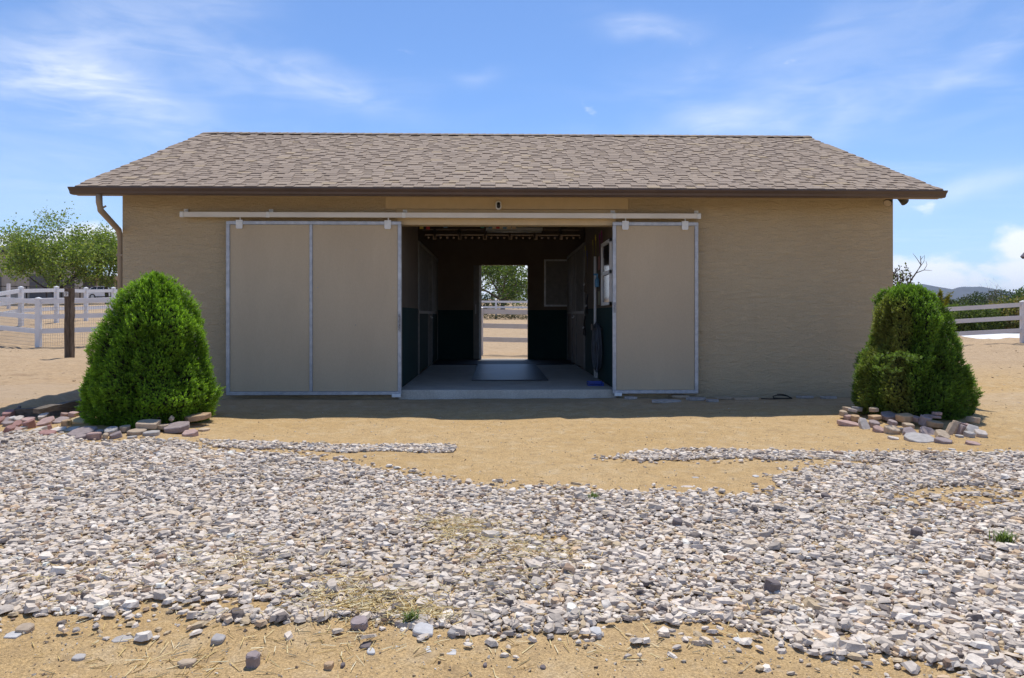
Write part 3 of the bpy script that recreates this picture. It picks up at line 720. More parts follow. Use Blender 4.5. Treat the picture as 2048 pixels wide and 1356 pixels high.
    # white-framed window in the right wall, conduit beside it
    wx = AX1 - 0.012
    wn = empty('window', (wx, 10.9, 1.3)); rel(wn, barn)
    y0, y1, z0, z1 = 10.25, 11.10, Z_(1213, 611, 11.0), Z_(1213, 487, 11.0)
    for q in ((y0, y1, z0, z0 + 0.045), (y0, y1, z1 - 0.045, z1), (y0, y0 + 0.045, z0, z1), (y1 - 0.045, y1, z0, z1), (y0, y1, (z0 + z1) / 2 - 0.025, (z0 + z1) / 2 + 0.025)):
        bpart(MB().box(wx - 0.03, wx + 0.010, *q), 'frame', 'white_plastic', wn)
    for q in ((z0 + 0.045, (z0 + z1) / 2 - 0.025), ((z0 + z1) / 2 + 0.025, z1 - 0.045)): bpart(MB().box(wx - 0.008, wx + 0.009, y0 + 0.045, y1 - 0.045, *q), 'pane', 'glass_dark', wn)
    yc = 11.75
    bpart(MB().tube([(AX1 - 0.04, yc, 0.13), (AX1 - 0.04, yc, Z_(1196, 513, yc))], 0.024, 10), 'conduit', 'white_plastic', smooth=True)
    # things hung, laid and stored in the aisle
    Ym0, Ym1 = 11.28, 14.9
    m = MB().box(X_(943, Ym0), X_(1097, Ym0), Ym0, Ym1, SLAB + 0.002, SLAB + 0.018).build('floor_strip', MAT['rubber'], bevel=0.004)
    tag(m, 'long blue-black rubber mat laid along the middle of the barn aisle', 'mat')
    m = MB().box(AX0 + 0.03, AX1 - 0.03, Ym1 + 0.02, FB - 0.05, SLAB + 0.002, SLAB + 0.016).build('floor_strip', MAT['strip_black'], bevel=0.004)  # thin black strip covering the slab before the back wall
    tag(m, 'wide black strip across the floor before the back door', 'mat')
    lt = empty('tube_light', (X_(1028, 14.5), 14.5, 2.9)); tag(lt, 'long fluorescent tube light hanging under the barn rafters', 'light')
    a, b, z = X_(972, 14.5), X_(1085, 14.5), Z_(1000, 461.5, 14.5)
    rel(MB().box(a, b, 14.44, 14.56, z, z + 0.06).build('housing', MAT['white_plastic'], bevel=0.004), lt)
    for dy in (-0.03, 0.03): rel(MB().tube([(a + 0.02, 14.5 + dy, z - 0.02), (b - 0.02, 14.5 + dy, z - 0.02)], 0.018, 8).build('tube', MAT['white_plastic'], smooth=True), lt)
    for xx in (a + 0.15, b - 0.15): rel(MB().tube([(xx, 14.5, z + 0.06), (xx, 14.5, RZ - (14.5 - RY) * SL - 0.25)], 0.006, 6).build('chain', MAT['dark_metal']), lt)
    # bunting of little cloth flags just behind the header
    bt = empty('bunting', (0, 11.6, 2.7)); tag(bt, 'string of small coloured cloth flags hung across the barn doorway', 'bunting')
    Yb = 11.6; spec = [(843, 458, 'y'), (856, 459, 'r'), (891, 456, 'b'), (965, 456, 'g'), (981, 457, 'b'), (988.5, 458, 'c'), (996, 457.5, 'r'), (1003, 458, 'c'), (1009.5, 458, 'b'), (1018, 458.5, 'c'), (1028, 458.5, 'c'), (1040, 454, 'y')]
    cc = {'y': (0.62, 0.48, 0.10), 'r': (0.45, 0.05, 0.06), 'b': (0.16, 0.27, 0.42), 'g': (0.10, 0.27, 0.25), 'c': (0.62, 0.50, 0.36)}
    pts = []
    for p, pyb, k in spec:
        x, zb = X_(p, Yb), Z_(p, pyb, Yb); w = 0.031
        V = [(x - w, Yb - 0.004, zb + 0.1), (x + w, Yb + 0.004, zb + 0.1), (x + w, Yb + 0.006, zb), (x - w, Yb - 0.008, zb), (x - w, Yb - 0.002, zb + 0.1), (x + w, Yb + 0.006, zb + 0.1), (x + w, Yb + 0.008, zb), (x - w, Yb - 0.006, zb)]
        me = arr_mesh('flag', np.array(V), np.array([(0, 1, 2, 3), (7, 6, 5, 4), (0, 4, 5, 1), (1, 5, 6, 2), (2, 6, 7, 3), (3, 7, 4, 0)]), np.tile(cc[k], (8, 1)))
        rel(link('flag', me, MAT['cloth']), bt); pts.append((x, Yb, zb + 0.1))
    rel(MB().tube([(AX0, Yb, 2.72)] + pts + [(AX1, Yb, 2.72)], 0.004, 5).build('string', MAT['rope_black']), bt)
    # show ribbons on the right wall
    def ribbon(y, z, c, label, ln=0.32, rr=0.055):
        e = empty('show_ribbon', (AX1 - 0.02, y, z)); tag(e, label, 'ribbon', 'ribbons pinned to the barn wall')
        x = AX1 - 0.02; n = 14; V = [(x - 0.025, y, z)]; T = []
        for i in range(n):
            q = 2 * math.pi * i / n; r2 = rr * (1 if i % 2 else 0.86); V.append((x - (0.012 if i % 2 else 0.026), y + r2 * math.cos(q), z + r2 * math.sin(q)))
        T = [(0, 1 + i, 1 + (i + 1) % n) for i in range(n)]
        rel(link('rosette', arr_mesh('rosette', np.array(V), np.array(T), np.tile(c, (n + 1, 1))), MAT['cloth']), e)
        for s in (-1, 1):
            y0 = y + s * 0.02; me = arr_mesh('tail', np.array([(x - 0.012, y0 - 0.018, z), (x - 0.014, y0 + 0.018, z), (x - 0.01, y0 + 0.02 + s * 0.012, z - ln), (x - 0.016, y0 - 0.016 + s * 0.012, z - ln - 0.03)]), np.array([(0, 1, 2, 3)]), np.tile(np.array(c) * 0.85, (4, 1)))
            rel(link('tail', me, MAT['cloth']), e)
    Y1, Y2, Y3 = 11.9, 11.55, 10.75
    ribbon(12.05, 2.42, (0.50, 0.42, 0.10), 'pale yellow show ribbon on the aisle wall, left of the brighter yellow one')
    ribbon(11.72, 2.47, (0.62, 0.52, 0.08), 'bright yellow long-tailed show ribbon on the aisle wall', 0.40)
    ribbon(11.05, 2.46, (0.33, 0.06, 0.25), 'magenta show ribbon on the aisle wall nearest the right sliding door', 0.38)
    ribbon(11.28, 2.44, (0.26, 0.05, 0.28), 'dark purple show ribbon on the aisle wall above the window', 0.36)
    ribbon(12.80, 2.30, (0.10, 0.14, 0.40), 'blue show ribbon on the aisle wall beside the stall front', 0.34)
    ribbon(13.05, 2.42, (0.42, 0.38, 0.12), 'olive yellow show ribbon on the aisle wall nearest the stall', 0.36)
    # halters on hooks
    for i, (y, z, lab, mt) in enumerate(((13.0, 1.95, 'tan leather halter hanging on the aisle wall under the ribbons', 'rafter_wood'), (12.75, 1.55, 'dark halter with pale buckle hanging low on the aisle wall', 'rope_black'), (13.12, 1.15, 'black lead rope hanging by the stall latch', 'rope_black'))):
        e = empty('halter', (AX1 - 0.03, y, z)); tag(e, lab, 'halter'); x = AX1 - 0.035
        rel(MB().tube([(x, y, z), (x - 0.02, y - 0.08, z - 0.15), (x, y - 0.04, z - 0.36), (x - 0.02, y + 0.05, z - 0.34), (x - 0.01, y + 0.07, z - 0.14), (x, y, z)], 0.012, 6).build('strap', MAT[mt]), e)
        rel(MB().tube([(x - 0.03, y - 0.03, z - 0.20), (x - 0.03, y + 0.05, z - 0.22)], 0.014, 6).build('buckle', MAT['galvanised']), e)
    # shelf things
    for y, z, c, lab, nm in ((11.42, 1.73, (0.12, 0.30, 0.50), 'blue spray bottle hung on the aisle wall beside the window', 'spray_bottle'), (11.45, 2.02, (0.40, 0.20, 0.18), 'red and white card pinned to the aisle wall beside the window', 'wall_card'), (11.47, 1.45, (0.35, 0.33, 0.22), 'pale card pinned to the aisle wall under the blue bottle', 'wall_card')):
        x = AX1 - 0.01
        if nm == 'spray_bottle':
            mb = MB().lathe([(0.035, 0), (0.038, 0.02), (0.038, 0.12), (0.014, 0.16), (0.014, 0.19)], (x - 0.045, y, z - 0.1), 12).box(x - 0.10, x - 0.03, y - 0.012, y + 0.012, z + 0.09, z + 0.12)
        else: mb = MB().box(x - 0.014, x - 0.004, y - 0.07, y + 0.07, z - 0.11, z + 0.11)
        o = mb.build(nm, None); me = o.data; at = me.color_attributes.new('Col', 'FLOAT_COLOR', 'POINT'); at.data.foreach_set('color', np.tile((*c, 1.0), len(me.vertices)).astype(np.float32)); me.materials.append(MAT['cloth'])
        tag(o, lab, 'bottle' if nm == 'spray_bottle' else 'card')
    # coiled hose on its hanger
    h = empty('garden_hose', (AX1 - 0.1, 11.1, 0.5)); tag(h, 'coiled dark grey garden hose hanging on the wall beside the right door', 'hose')
    r = random.Random(3); pts = []
    for k in range(11):
        ry = 0.20 + r.uniform(-0.05, 0.05); rz = 0.34 + r.uniform(-0.07, 0.06); dy = r.uniform(-0.05, 0.05); xx = AX1 - 0.05 - 0.012 * (k % 6)
        for i in range(16):
            q = 2 * math.pi * i / 16 + math.pi / 2; zz = math.sin(q)
            pts.append((xx - 0.02 * math.cos(q * 1.0), 11.28 + dy + ry * math.cos(q) * (1.0 if zz < 0.3 else 0.75), 0.66 + dy * 0.2 + rz * zz - (0.34 - rz) * 0))
    pts += [(AX1 - 0.10, 11.05, 0.5), (AX1 - 0.11, 11.02, 0.34), (AX1 - 0.12, 11.0, 0.26)]
    rel(MB().tube(pts, 0.0105, 7).build('coil', MAT['hose_grey'], smooth=True), h)
    rel(MB().tube([(AX1 - 0.12, 11.0, 0.27), (AX1 - 0.122, 10.998, 0.19)], [0.016, 0.02], 8).build('nozzle', MAT['latch_metal']), h)
    rel(MB().box(AX1 - 0.16, AX1 - 0.0, 11.2, 11.36, 0.93, 0.96).box(AX1 - 0.165, AX1 - 0.15, 11.2, 11.36, 0.93, 1.03).build('hanger', MAT['dark_metal']), h)
    # blue dustpan on the floor
    p = P(1213, 766, 10.55); x = AX1 - 0.2
    o = MB().box(x - 0.13, x + 0.1, 10.42, 10.62, SLAB + 0.002, SLAB + 0.012).box(x - 0.13, x + 0.1, 10.61, 10.62, SLAB + 0.012, SLAB + 0.06).box(x - 0.13, x - 0.12, 10.42, 10.61, SLAB + 0.012, SLAB + 0.05).box(x + 0.09, x + 0.1, 10.42, 10.61, SLAB + 0.012, SLAB + 0.05).build('dustpan', pm('blue_plastic', (0.02, 0.07, 0.38), None, 4, 0.4, spec=0.5))
    tag(o, 'small blue dustpan on the slab behind the right sliding door', 'dustpan')
build_inside()

# ------------------------------------------------------------------ things fixed to the outside
def build_fixtures():
    e = empty('security_camera', P(997, 411, WY - 0.03)); tag(e, 'small white and black camera on the header board above the doorway', 'camera')
    c = P(997, 411, WY - 0.024)
    def ov(w, h, y0, y1):
        n = 20; pts = []
        for i in range(n):
            q = 2 * math.pi * i / n; pts.append((c.x + w * math.cos(q), c.z + (h - w) * (1 if math.sin(q) > 0 else -1) + w * math.sin(q)))
        return MB().prism(pts, 'y', y0, y1)
    rel(ov(0.042, 0.064, WY - 0.055, WY - 0.0225).build('body', MAT['white_plastic'], bevel=0.004), e)
    rel(ov(0.026, 0.044, WY - 0.058, WY - 0.0545).build('face', MAT['black_plastic']), e)
    rel(MB().tube([(c.x, WY - 0.062, c.z + 0.02), (c.x, WY - 0.057, c.z + 0.02)], 0.014, 12).build('lens', MAT['glass_dark']), e)
    e = empty('floodlight', P(1790, 400, 9.85)); tag(e, 'twin-headed dark floodlight under the right end of the eave', 'floodlight')
    b = P(1790, 392, 9.85)
    rel(MB().tube([(b.x + 0.02, 9.9, b.z + 0.05), (b.x + 0.02, 9.9, b.z + 0.0)], 0.05, 12).build('mount', MAT['dark_metal']), e)
    def head(px, py, d, Y):
        p = P(px, py, Y); d = Vector(d).normalized()
        o = rel(MB().tube([p - d * 0.085, p - d * 0.07, p - d * 0.03, p + d * 0.045], [0.028, 0.04, 0.045, 0.058], 14).build('lamp_head', MAT['dark_metal'], smooth=True), e)
        l = rel(MB().tube([p + d * 0.0455, p + d * 0.049], 0.052, 14).build('lens', MAT['lamp_glass']), o)
        rel(MB().tube([p - d * 0.06, (b.x + 0.02, 9.9, b.z + 0.02)], 0.012, 6).build('arm', MAT['dark_metal']), e)
    head(1777, 403, (-0.6, -0.5, -0.62), 9.80); head(1806, 400.5, (0.75, 0.25, -0.5), 9.82)
    o = None
    # cable ends lying on the ground
    g = Gt(1566, 799); pts = []
    for i in range(22):
        q = 2 * math.pi * i / 16; pts.append((g.x + 0.14 * math.cos(q) * (1 - 0.015 * i), g.y + 0.03 + 0.09 * math.sin(q), gz(g.x, g.y) + 0.012 + 0.03 * max(0, math.sin(q)) + 0.001 * i))
    pts = [(g.x - 0.30, g.y + 0.02, g.z + 0.01), (g.x - 0.2, g.y - 0.03, g.z + 0.012)] + pts
    tag(MB().tube(pts, 0.007, 6).build('cable_loop', MAT['rope_black'], smooth=True), 'loop of black cable on the ground at the foot of the right wall', 'cable')
    g = Gt(1958, 836); pts = [(g.x - 0.06 + 0.10 * math.sin(R(a)), g.y + 0.12, g.z - 0.01 + 0.10 + 0.095 * -math.cos(R(a))) for a in range(20, 175, 14)]
    tag(MB().tube(pts, 0.008, 6).build('drip_tube', MAT['rope_black'], smooth=True), 'short arch of black drip tubing beside the right bush', 'tube')
build_fixtures()

# ------------------------------------------------------------------ gravel, pebbles, straw
def stone_protos(n, seed, flat=(0.26, 0.48), k=9):
    """angular convex chips, longest side about 1"""
    r = np.random.default_rng(seed); out = []
    while len(out) < n:
        p = r.normal(size=(k, 3)); p /= np.linalg.norm(p, axis=1, keepdims=True); p *= r.uniform(0.75, 1.0, (k, 1))
        p *= np.array([0.5, r.uniform(0.30, 0.44), 0.5 * r.uniform(*flat)])
        p[:, 2] = np.clip(p[:, 2], -0.8 * np.abs(p[:, 2]).max(), 0.75 * np.abs(p[:, 2]).max())
        bm = bmesh.new()
        for q in p: bm.verts.new(q)
        h = bmesh.ops.convex_hull(bm, input=list(bm.verts))
        bmesh.ops.delete(bm, geom=[v for v in bm.verts if not v.link_faces], context='VERTS')
        bmesh.ops.triangulate(bm, faces=bm.faces[:]); bmesh.ops.recalc_face_normals(bm, faces=bm.faces)
        bm.verts.index_update()
        out.append((np.array([v.co[:] for v in bm.verts]), np.array([[v.index for v in f.verts] for f in bm.faces]))); bm.free()
    return out
def chip_protos(n, seed):
    """flat angular chips of crushed rock: uneven polygon with a smaller tilted top; the buried underside is left open"""
    r = np.random.default_rng(seed); out = []
    for _ in range(n):
        k = int(r.integers(5, 8)); a = np.sort((np.arange(k) + r.uniform(-.38, .38, k)) * 2 * math.pi / k); asp = r.uniform(0.5, 0.85); t = r.uniform(0.06, 0.145)
        q = r.uniform(0.78, 1.0, k) * 0.5; lo = np.stack([q * np.cos(a), q * np.sin(a) * asp, r.uniform(-.05, .05, k)], 1)
        f = r.uniform(0.55, 0.92, k)[:, None]; tl = r.normal(0, 0.10, 2); hi = lo * f; hi[:, 2] = t * r.uniform(0.8, 1.15, k) + hi[:, 0] * tl[0] + hi[:, 1] * tl[1]
        lo[:, 2] -= 0.06
        T = [(i, (i + 1) % k, k + (i + 1) % k) for i in range(k)] + [(i, k + (i + 1) % k, k + i) for i in range(k)] + [(k, k + i, k + i + 1) for i in range(1, k - 1)]
        out.append((np.concatenate([lo, hi]), np.array(T)))
    return out
def inside(poly, x, y):
    x = np.asarray(x); y = np.asarray(y); r = np.zeros(x.shape, bool); n = len(poly)
    for i in range(n):
        (x0, y0), (x1, y1) = poly[i], poly[(i + 1) % n]
        with np.errstate(divide='ignore', invalid='ignore'):
            c = ((y0 > y) != (y1 > y)) & (x < (x1 - x0) * (y - y0) / (y1 - y0 + 1e-12) + x0)
        r ^= c
    return r
# gravel beds, outlined on the ground plane (traced in photo pixels, turned into metres)
def gpoly(pts): return [tuple(G(a, b)[:2]) for a, b in pts]
BED = gpoly([(-900, 868), (0, 868), (90, 874), (200, 888), (300, 889), (400, 890), (390, 899), (560, 908), (640, 921), (760, 942), (830, 957), (900, 966), (1000, 972), (1100, 982), (1250, 987), (1400, 991), (1500, 994), (1560, 986), (1590, 950), (1700, 936), (1850, 927), (2048, 932), (2900, 935),
             (3400, 1356), (2048, 1356), (1960, 1340), (1890, 1325), (1800, 1308), (1680, 1312), (1610, 1304), (1560, 1285), (1420, 1272), (1340, 1268), (1180, 1273), (1000, 1263), (900, 1250), (760, 1236), (640, 1232), (480, 1235), (330, 1236), (180, 1232), (80, 1224), (0, 1216), (-1200, 1200)])
STRIP_L = gpoly([(400, 880), (520, 885), (700, 890), (820, 886), (900, 892), (910, 904), (820, 909), (700, 906), (560, 899), (430, 894)])
STRIP_R = gpoly([(1225, 912), (1280, 901), (1420, 898), (1600, 901), (1800, 903), (2048, 909), (2800, 915), (2900, 930), (2048, 934), (1850, 928), (1700, 921), (1560, 922), (1400, 918), (1290, 920)])
THIN = [(1930, 1000, 150, 22), (1100, 1075, 60, 10), (420, 1215, 160, 14)]
def gravel_density(x, y):
    q = 0.10 * vnoise(x * 2.2, y * 2.2, seed=31) + 0.05 * vnoise(x * 6, y * 6, seed=32)
    r = 0.10 * vnoise(x * 2.2 + 9, y * 2.2, seed=33) + 0.05 * vnoise(x * 6, y * 6 + 9, seed=34)
    core = inside(BED, x + q, y + r) | inside(STRIP_L, x + q * 0.5, y + r * 0.5) | inside(STRIP_R, x + q * 0.4, y + r * 0.6)
    d = np.where(core, 1.0, 0.0)
    for s in (0.10, 0.22):                             # stray stones round the edges
        for a in range(6):
            near = inside(BED, x + s * math.cos(a * 1.05), y + s * math.sin(a * 1.05)) | inside(STRIP_R, x + s * math.cos(a * 1.05), y + s * 0.7 * math.sin(a * 1.05))
            d = np.maximum(d, np.where(near, 0.22 if s < 0.15 else 0.10, 0))
    px, py = to_px_a(x, y)
    for cx, cy, rx, ry in THIN:
        d = d * np.where(((px - cx) / rx) ** 2 + ((py - cy) / ry) ** 2 < 1, 0.35, 1)
    return d
def to_px_a(x, y):
    zr = x * math.sin(TH) + y * math.cos(TH); return CX + F * (x * math.cos(TH) - y * math.sin(TH)) / zr, HY + F * EYE / zr

TONES = np.array([(0.58, 0.515, 0.45), (0.51, 0.45, 0.39), (0.63, 0.57, 0.50), (0.56, 0.475, 0.38), (0.41, 0.365, 0.325), (0.52, 0.39, 0.265), (0.17, 0.145, 0.135), (0.30, 0.215, 0.16), (0.67, 0.625, 0.57)])
TW = np.array([.27, .21, .16, .11, .11, .04, .025, .025, .05])
def build_gravel():
    r = np.random.default_rng(5); xy = []
    for st, med, lift, prob in ((0.0212, 0.034, 0.0, 0.97), (0.033, 0.047, 0.007, 0.85)):      # a bed of smaller chips, larger ones on top
        xs, ys = np.arange(-7.4, 7.4, st), np.arange(2.0, 7.2, st)
        gx, gy = np.meshgrid(xs, ys); x = gx.ravel() + r.uniform(-.6, .6, gx.size) * st; y = gy.ravel() + r.uniform(-.6, .6, gx.size) * st
        keep = (np.abs(x) < 0.78 * y + 1.2); x, y = x[keep], y[keep]
        d = gravel_density(x, y); keep = r.random(len(x)) < np.where(d > 0.9, d, d * 0.55) * prob
        x, y = x[keep], y[keep]; xy.append(np.stack([x, y, np.full(len(x), lift), np.full(len(x), med)], 1))
    xy = np.concatenate(xy); x, y, lift, med = xy.T; n = len(x)
    size = np.clip(med * r.lognormal(0, 0.34, n) * np.interp(y, [2.3, 3.2], [1.12, 1.0]), 0.016, 0.12)
    z = ground_z(x, y) + size * 0.06 + lift + np.abs(r.normal(0, 0.005, n))
    tilt = np.abs(r.normal(0, 0.14, n)); ta = r.uniform(0, 2 * math.pi, n)
    nrm = np.stack([np.sin(tilt) * np.cos(ta), np.sin(tilt) * np.sin(ta), np.cos(tilt)], 1)
    fr = frames(nrm, r.uniform(0, 2 * math.pi, n)); protos = chip_protos(28, 11); which = r.integers(0, 28, n)
    patch = vnoise(x * 1.3, y * 1.3, seed=40)
    colr = TONES[r.choice(len(TONES), n, p=TW)] * (1 + 0.09 * r.normal(size=(n, 1))) * (1 + 0.07 * patch[:, None])
    colr = colr * np.array([1.07, 1.03, 0.975])
    fines = (lift == 0) & (r.random(n) < 0.24)                # sandy fines packed between the chips
    colr = np.clip(np.where(fines[:, None], np.array([0.50, 0.385, 0.245]) * r.uniform(0.85, 1.15, (n, 1)), colr), 0.04, 0.78)
    Vs, Ts, Cs, off = [], [], [], 0
    for k, (pv, pt) in enumerate(protos):
        i = np.where(which == k)[0]
        sc_ = size[i][:, None] * np.stack([np.ones(len(i)), r.uniform(0.8, 1.2, len(i)), r.uniform(0.7, 1.35, len(i))], 1)
        V, T = scatter(pv, pt, np.stack([x[i], y[i], z[i]], 1), fr[i] * sc_[:, None, :])
        Vs.append(V); Ts.append(T + off); Cs.append(np.repeat(colr[i], len(pv), 0)); off += len(V)
    o = link('gravel', arr_mesh('gravel', np.concatenate(Vs), np.concatenate(Ts), np.concatenate(Cs)), MAT['stone'])
    tag(o, 'pale grey crushed rock spread over the sandy yard', 'gravel', kind='stuff')
    print('gravel stones', n, 'tris', sum(len(t) for t in Ts))
    # grit and pebbles on the open sand
    n = 22000; y = 2.0 + 7.3 * r.random(n) ** 1.6; x = (r.random(n) * 2 - 1) * (0.80 * y + 1.2)
    k = (gravel_density(x, y) < 0.9); x, y = x[k], y[k]; n = len(x)
    size = np.clip(r.lognormal(math.log(0.0085), 0.45, n), 0.004, 0.03)
    protos = stone_protos(6, 12, (0.5, 0.9), 7); which = r.integers(0, 6, n)
    fr = frames(np.stack([r.normal(0, .3, n), r.normal(0, .3, n), np.ones(n)], 1), r.uniform(0, 6.28, n))
    tn = np.array([(0.42, 0.32, 0.20), (0.48, 0.42, 0.34), (0.30, 0.22, 0.15), (0.16, 0.12, 0.09), (0.56, 0.53, 0.48)])
    colr = tn[r.choice(5, n, p=[.38, .24, .2, .08, .10])] * (1 + 0.1 * r.normal(size=(n, 1)))
    z = ground_z(x, y) + size * 0.15; Vs, Ts, Cs, off = [], [], [], 0
    for k, (pv, pt) in enumerate(protos):
        i = np.where(which == k)[0]; V, T = scatter(pv, pt, np.stack([x[i], y[i], z[i]], 1), fr[i] * size[i][:, None, None])
        Vs.append(V); Ts.append(T + off); Cs.append(np.repeat(colr[i], len(pv), 0)); off += len(V)
    o = link('pebbles', arr_mesh('pebbles', np.concatenate(Vs), np.concatenate(Ts), np.clip(np.concatenate(Cs), .02, .8)), MAT['stone'])
    tag(o, 'fine grit and pebbles strewn over the bare sand', 'pebbles', kind='stuff')
    # clods and scuffs in the yards left and right of the barn
    n = 3600; x = np.concatenate([r.uniform(-22, -5.9, n // 2), r.uniform(5.8, 20, n // 2)]); y = r.uniform(8.6, 23, n)
    size = np.clip(r.lognormal(math.log(0.028), 0.5, n), 0.01, 0.12); pv, pt = protos[0]
    fr = frames(np.stack([r.normal(0, .3, n), r.normal(0, .3, n), np.ones(n)], 1), r.uniform(0, 6.28, n)) * (size[:, None] * np.array([[1.4, 1, 0.5]]))[:, None, :]
    V, T = scatter(pv, pt, np.stack([x, y, ground_z(x, y)], 1), fr)
    C = np.repeat(np.array([(0.40, 0.29, 0.19), (0.31, 0.22, 0.14), (0.46, 0.36, 0.25)])[r.integers(0, 3, n)], len(pv), 0)
    tag(link('dirt_clods', arr_mesh('dirt_clods', V, T, C), MAT['stone']), 'small dry dirt clods over the trampled yards', 'dirt', kind='stuff')
    # straw
    P_ = [(930, 1068, 70, 22, 620), (1010, 1100, 120, 30, 520), (880, 1055, 60, 18, 260), (1130, 1115, 70, 18, 160), (760, 1222, 110, 26, 800), (690, 1200, 90, 30, 360), (840, 1238, 60, 14, 300), (560, 1150, 180, 60, 320), (420, 1130, 120, 30, 180), (1000, 1170, 150, 40, 240), (560, 1260, 330, 60, 260), (330, 1310, 180, 30, 260), (1200, 1290, 500, 40, 200), (1090, 1010, 260, 40, 120), (1700, 1010, 200, 25, 120), (1450, 1180, 300, 80, 160), (200, 1180, 220, 60, 220), (820, 1290, 400, 50, 260)]
    xs, ys = [], []
    for a, b, sx, sy, k in P_:
        k = int(k * (0.5 if b < 1255 else 0.3)); pp = [G(a + r.normal() * sx * 0.6, max(900, b + r.normal() * sy * 0.6)) for _ in range(k)]
        xs += [p.x for p in pp]; ys += [p.y for p in pp]
    x, y = np.array(xs), np.array(ys); n = len(x)
    ln = r.uniform(0.02, 0.075, n); w = r.uniform(0.0010, 0.0022, n)
    inb = gravel_density(x, y) > 0.5
    z = ground_z(x, y) + np.where(inb, r.uniform(0.018, 0.036, n), r.uniform(0.003, 0.008, n))
    ang = r.uniform(0, 6.28, n); d = np.stack([np.cos(ang), np.sin(ang), r.normal(0, 0.12, n)], 1)
    pv = np.array([(-1, 0, -.5), (1, 0, -.5), (0, 1.2, -.5), (-1, 0.2, .5), (1, 0.2, .5), (0, 1.4, .5)]); pt = np.array([(0, 1, 4, 3), (1, 2, 5, 4), (2, 0, 3, 5)])
    V, T = scatter(pv, pt, np.stack([x, y, z], 1), frames(d, r.uniform(0, 6.28, n)) * np.stack([w, w, ln], 1)[:, None, :])
    C = np.repeat(np.array([(0.74, 0.60, 0.31), (0.70, 0.52, 0.22), (0.80, 0.70, 0.46)])[r.integers(0, 3, n)], 6, 0)
    tag(link('straw', arr_mesh('straw', V, T, C), MAT['straw_bits']), 'dry yellow straw scattered over the gravel', 'straw', kind='stuff')
build_gravel()

ORD = ['first', 'second', 'third', 'fourth', 'fifth', 'sixth', 'seventh', 'eighth', 'ninth', 'tenth', 'eleventh', 'twelfth', 'thirteenth', 'fourteenth', 'fifteenth', 'sixteenth', 'seventeenth', 'eighteenth', 'nineteenth', 'twentieth']
ORD += ['twenty-' + w for w in ORD[:9]] + ['thirtieth'] + ['thirty-' + w for w in ORD[:9]] + ['fortieth']
STN = {'tan': (0.46, 0.36, 0.26), 'pink': (0.42, 0.29, 0.255), 'mauve': (0.325, 0.262, 0.25), 'red': (0.33, 0.185, 0.165), 'grey': (0.40, 0.37, 0.345), 'pale': (0.55, 0.48, 0.42), 'orange': (0.48, 0.33, 0.20), 'dark': (0.17, 0.14, 0.135), 'yellow': (0.58, 0.45, 0.25), 'white': (0.56, 0.54, 0.52)}
def slab(name, c, w, d, t, tone, rot, pitch=0.0, roll=0.0, seed=0, sides=7, sit=True):
    """irregular split-stone slab: bevelled polygon prism with uneven outline, thickness and faces"""
    r = np.random.default_rng(seed); bm = bmesh.new(); n = sides
    a = np.sort((np.arange(n) + r.uniform(-.28, .28, n)) * 2 * math.pi / n); q = r.uniform(0.84, 1.05, n)
    dx, dy = r.uniform(-.06, .06, n), r.uniform(-.06, .06, n)
    ca, sa = np.cos(a), np.sin(a); m = np.maximum(np.abs(ca), np.abs(sa)) ** 0.55
    px_, py_ = (ca / m * q + dx) * w / 2, (sa / m * q + dy) * d / 2
    lo = [bm.verts.new((px_[i] * 0.97, py_[i] * 0.97, r.uniform(-.06, .06) * t)) for i in range(n)]
    hi = [bm.verts.new((px_[i], py_[i], t * (1 + r.uniform(-.12, .12)))) for i in range(n)]
    bm.faces.new(lo[::-1]); bm.faces.new(hi)
    for i in range(n): bm.faces.new((lo[i], lo[(i + 1) % n], hi[(i + 1) % n], hi[i]))
    bmesh.ops.bevel(bm, geom=list(bm.edges), offset=min(0.12 * t, 0.008), segments=1, affect='EDGES', clamp_overlap=True)
    bmesh.ops.recalc_face_normals(bm, faces=bm.faces)
    me = bpy.data.meshes.new(name); bm.to_mesh(me); bm.free()
    at = me.color_attributes.new('Col', 'FLOAT_COLOR', 'POINT'); cc = np.array(STN[tone]) * r.uniform(0.88, 1.1)
    at.data.foreach_set('color', np.tile((*cc, 1.0), len(me.vertices)).astype(np.float32))
    o = link(name, me, MAT['flagstone']); o.rotation_euler = (pitch, roll, rot); o.location = c
    return o
def stone_row(specs, name, where, group, cat='stone', seed=100):
    """specs: px, py of the stone's foot, width in px, depth m, thickness m, tone, rot, pitch, roll, lift"""
    specs = sorted(specs, key=lambda s: s[0])
    for i, (px, py, wpx, d, t, tone, rot, pitch, roll, lift) in enumerate(specs):
        g = Gt(px, py); w = wpx * g.y / F
        slab(name, (g.x, g.y + d * 0.3, g.z - 0.012 + lift), w, d, t, tone, R(rot), R(pitch), R(roll), seed + i, 6 + (i * 7) % 4)
        tag(col.objects[-1], f'{tone} {where}, {ORD[i]} from the left', cat, group)

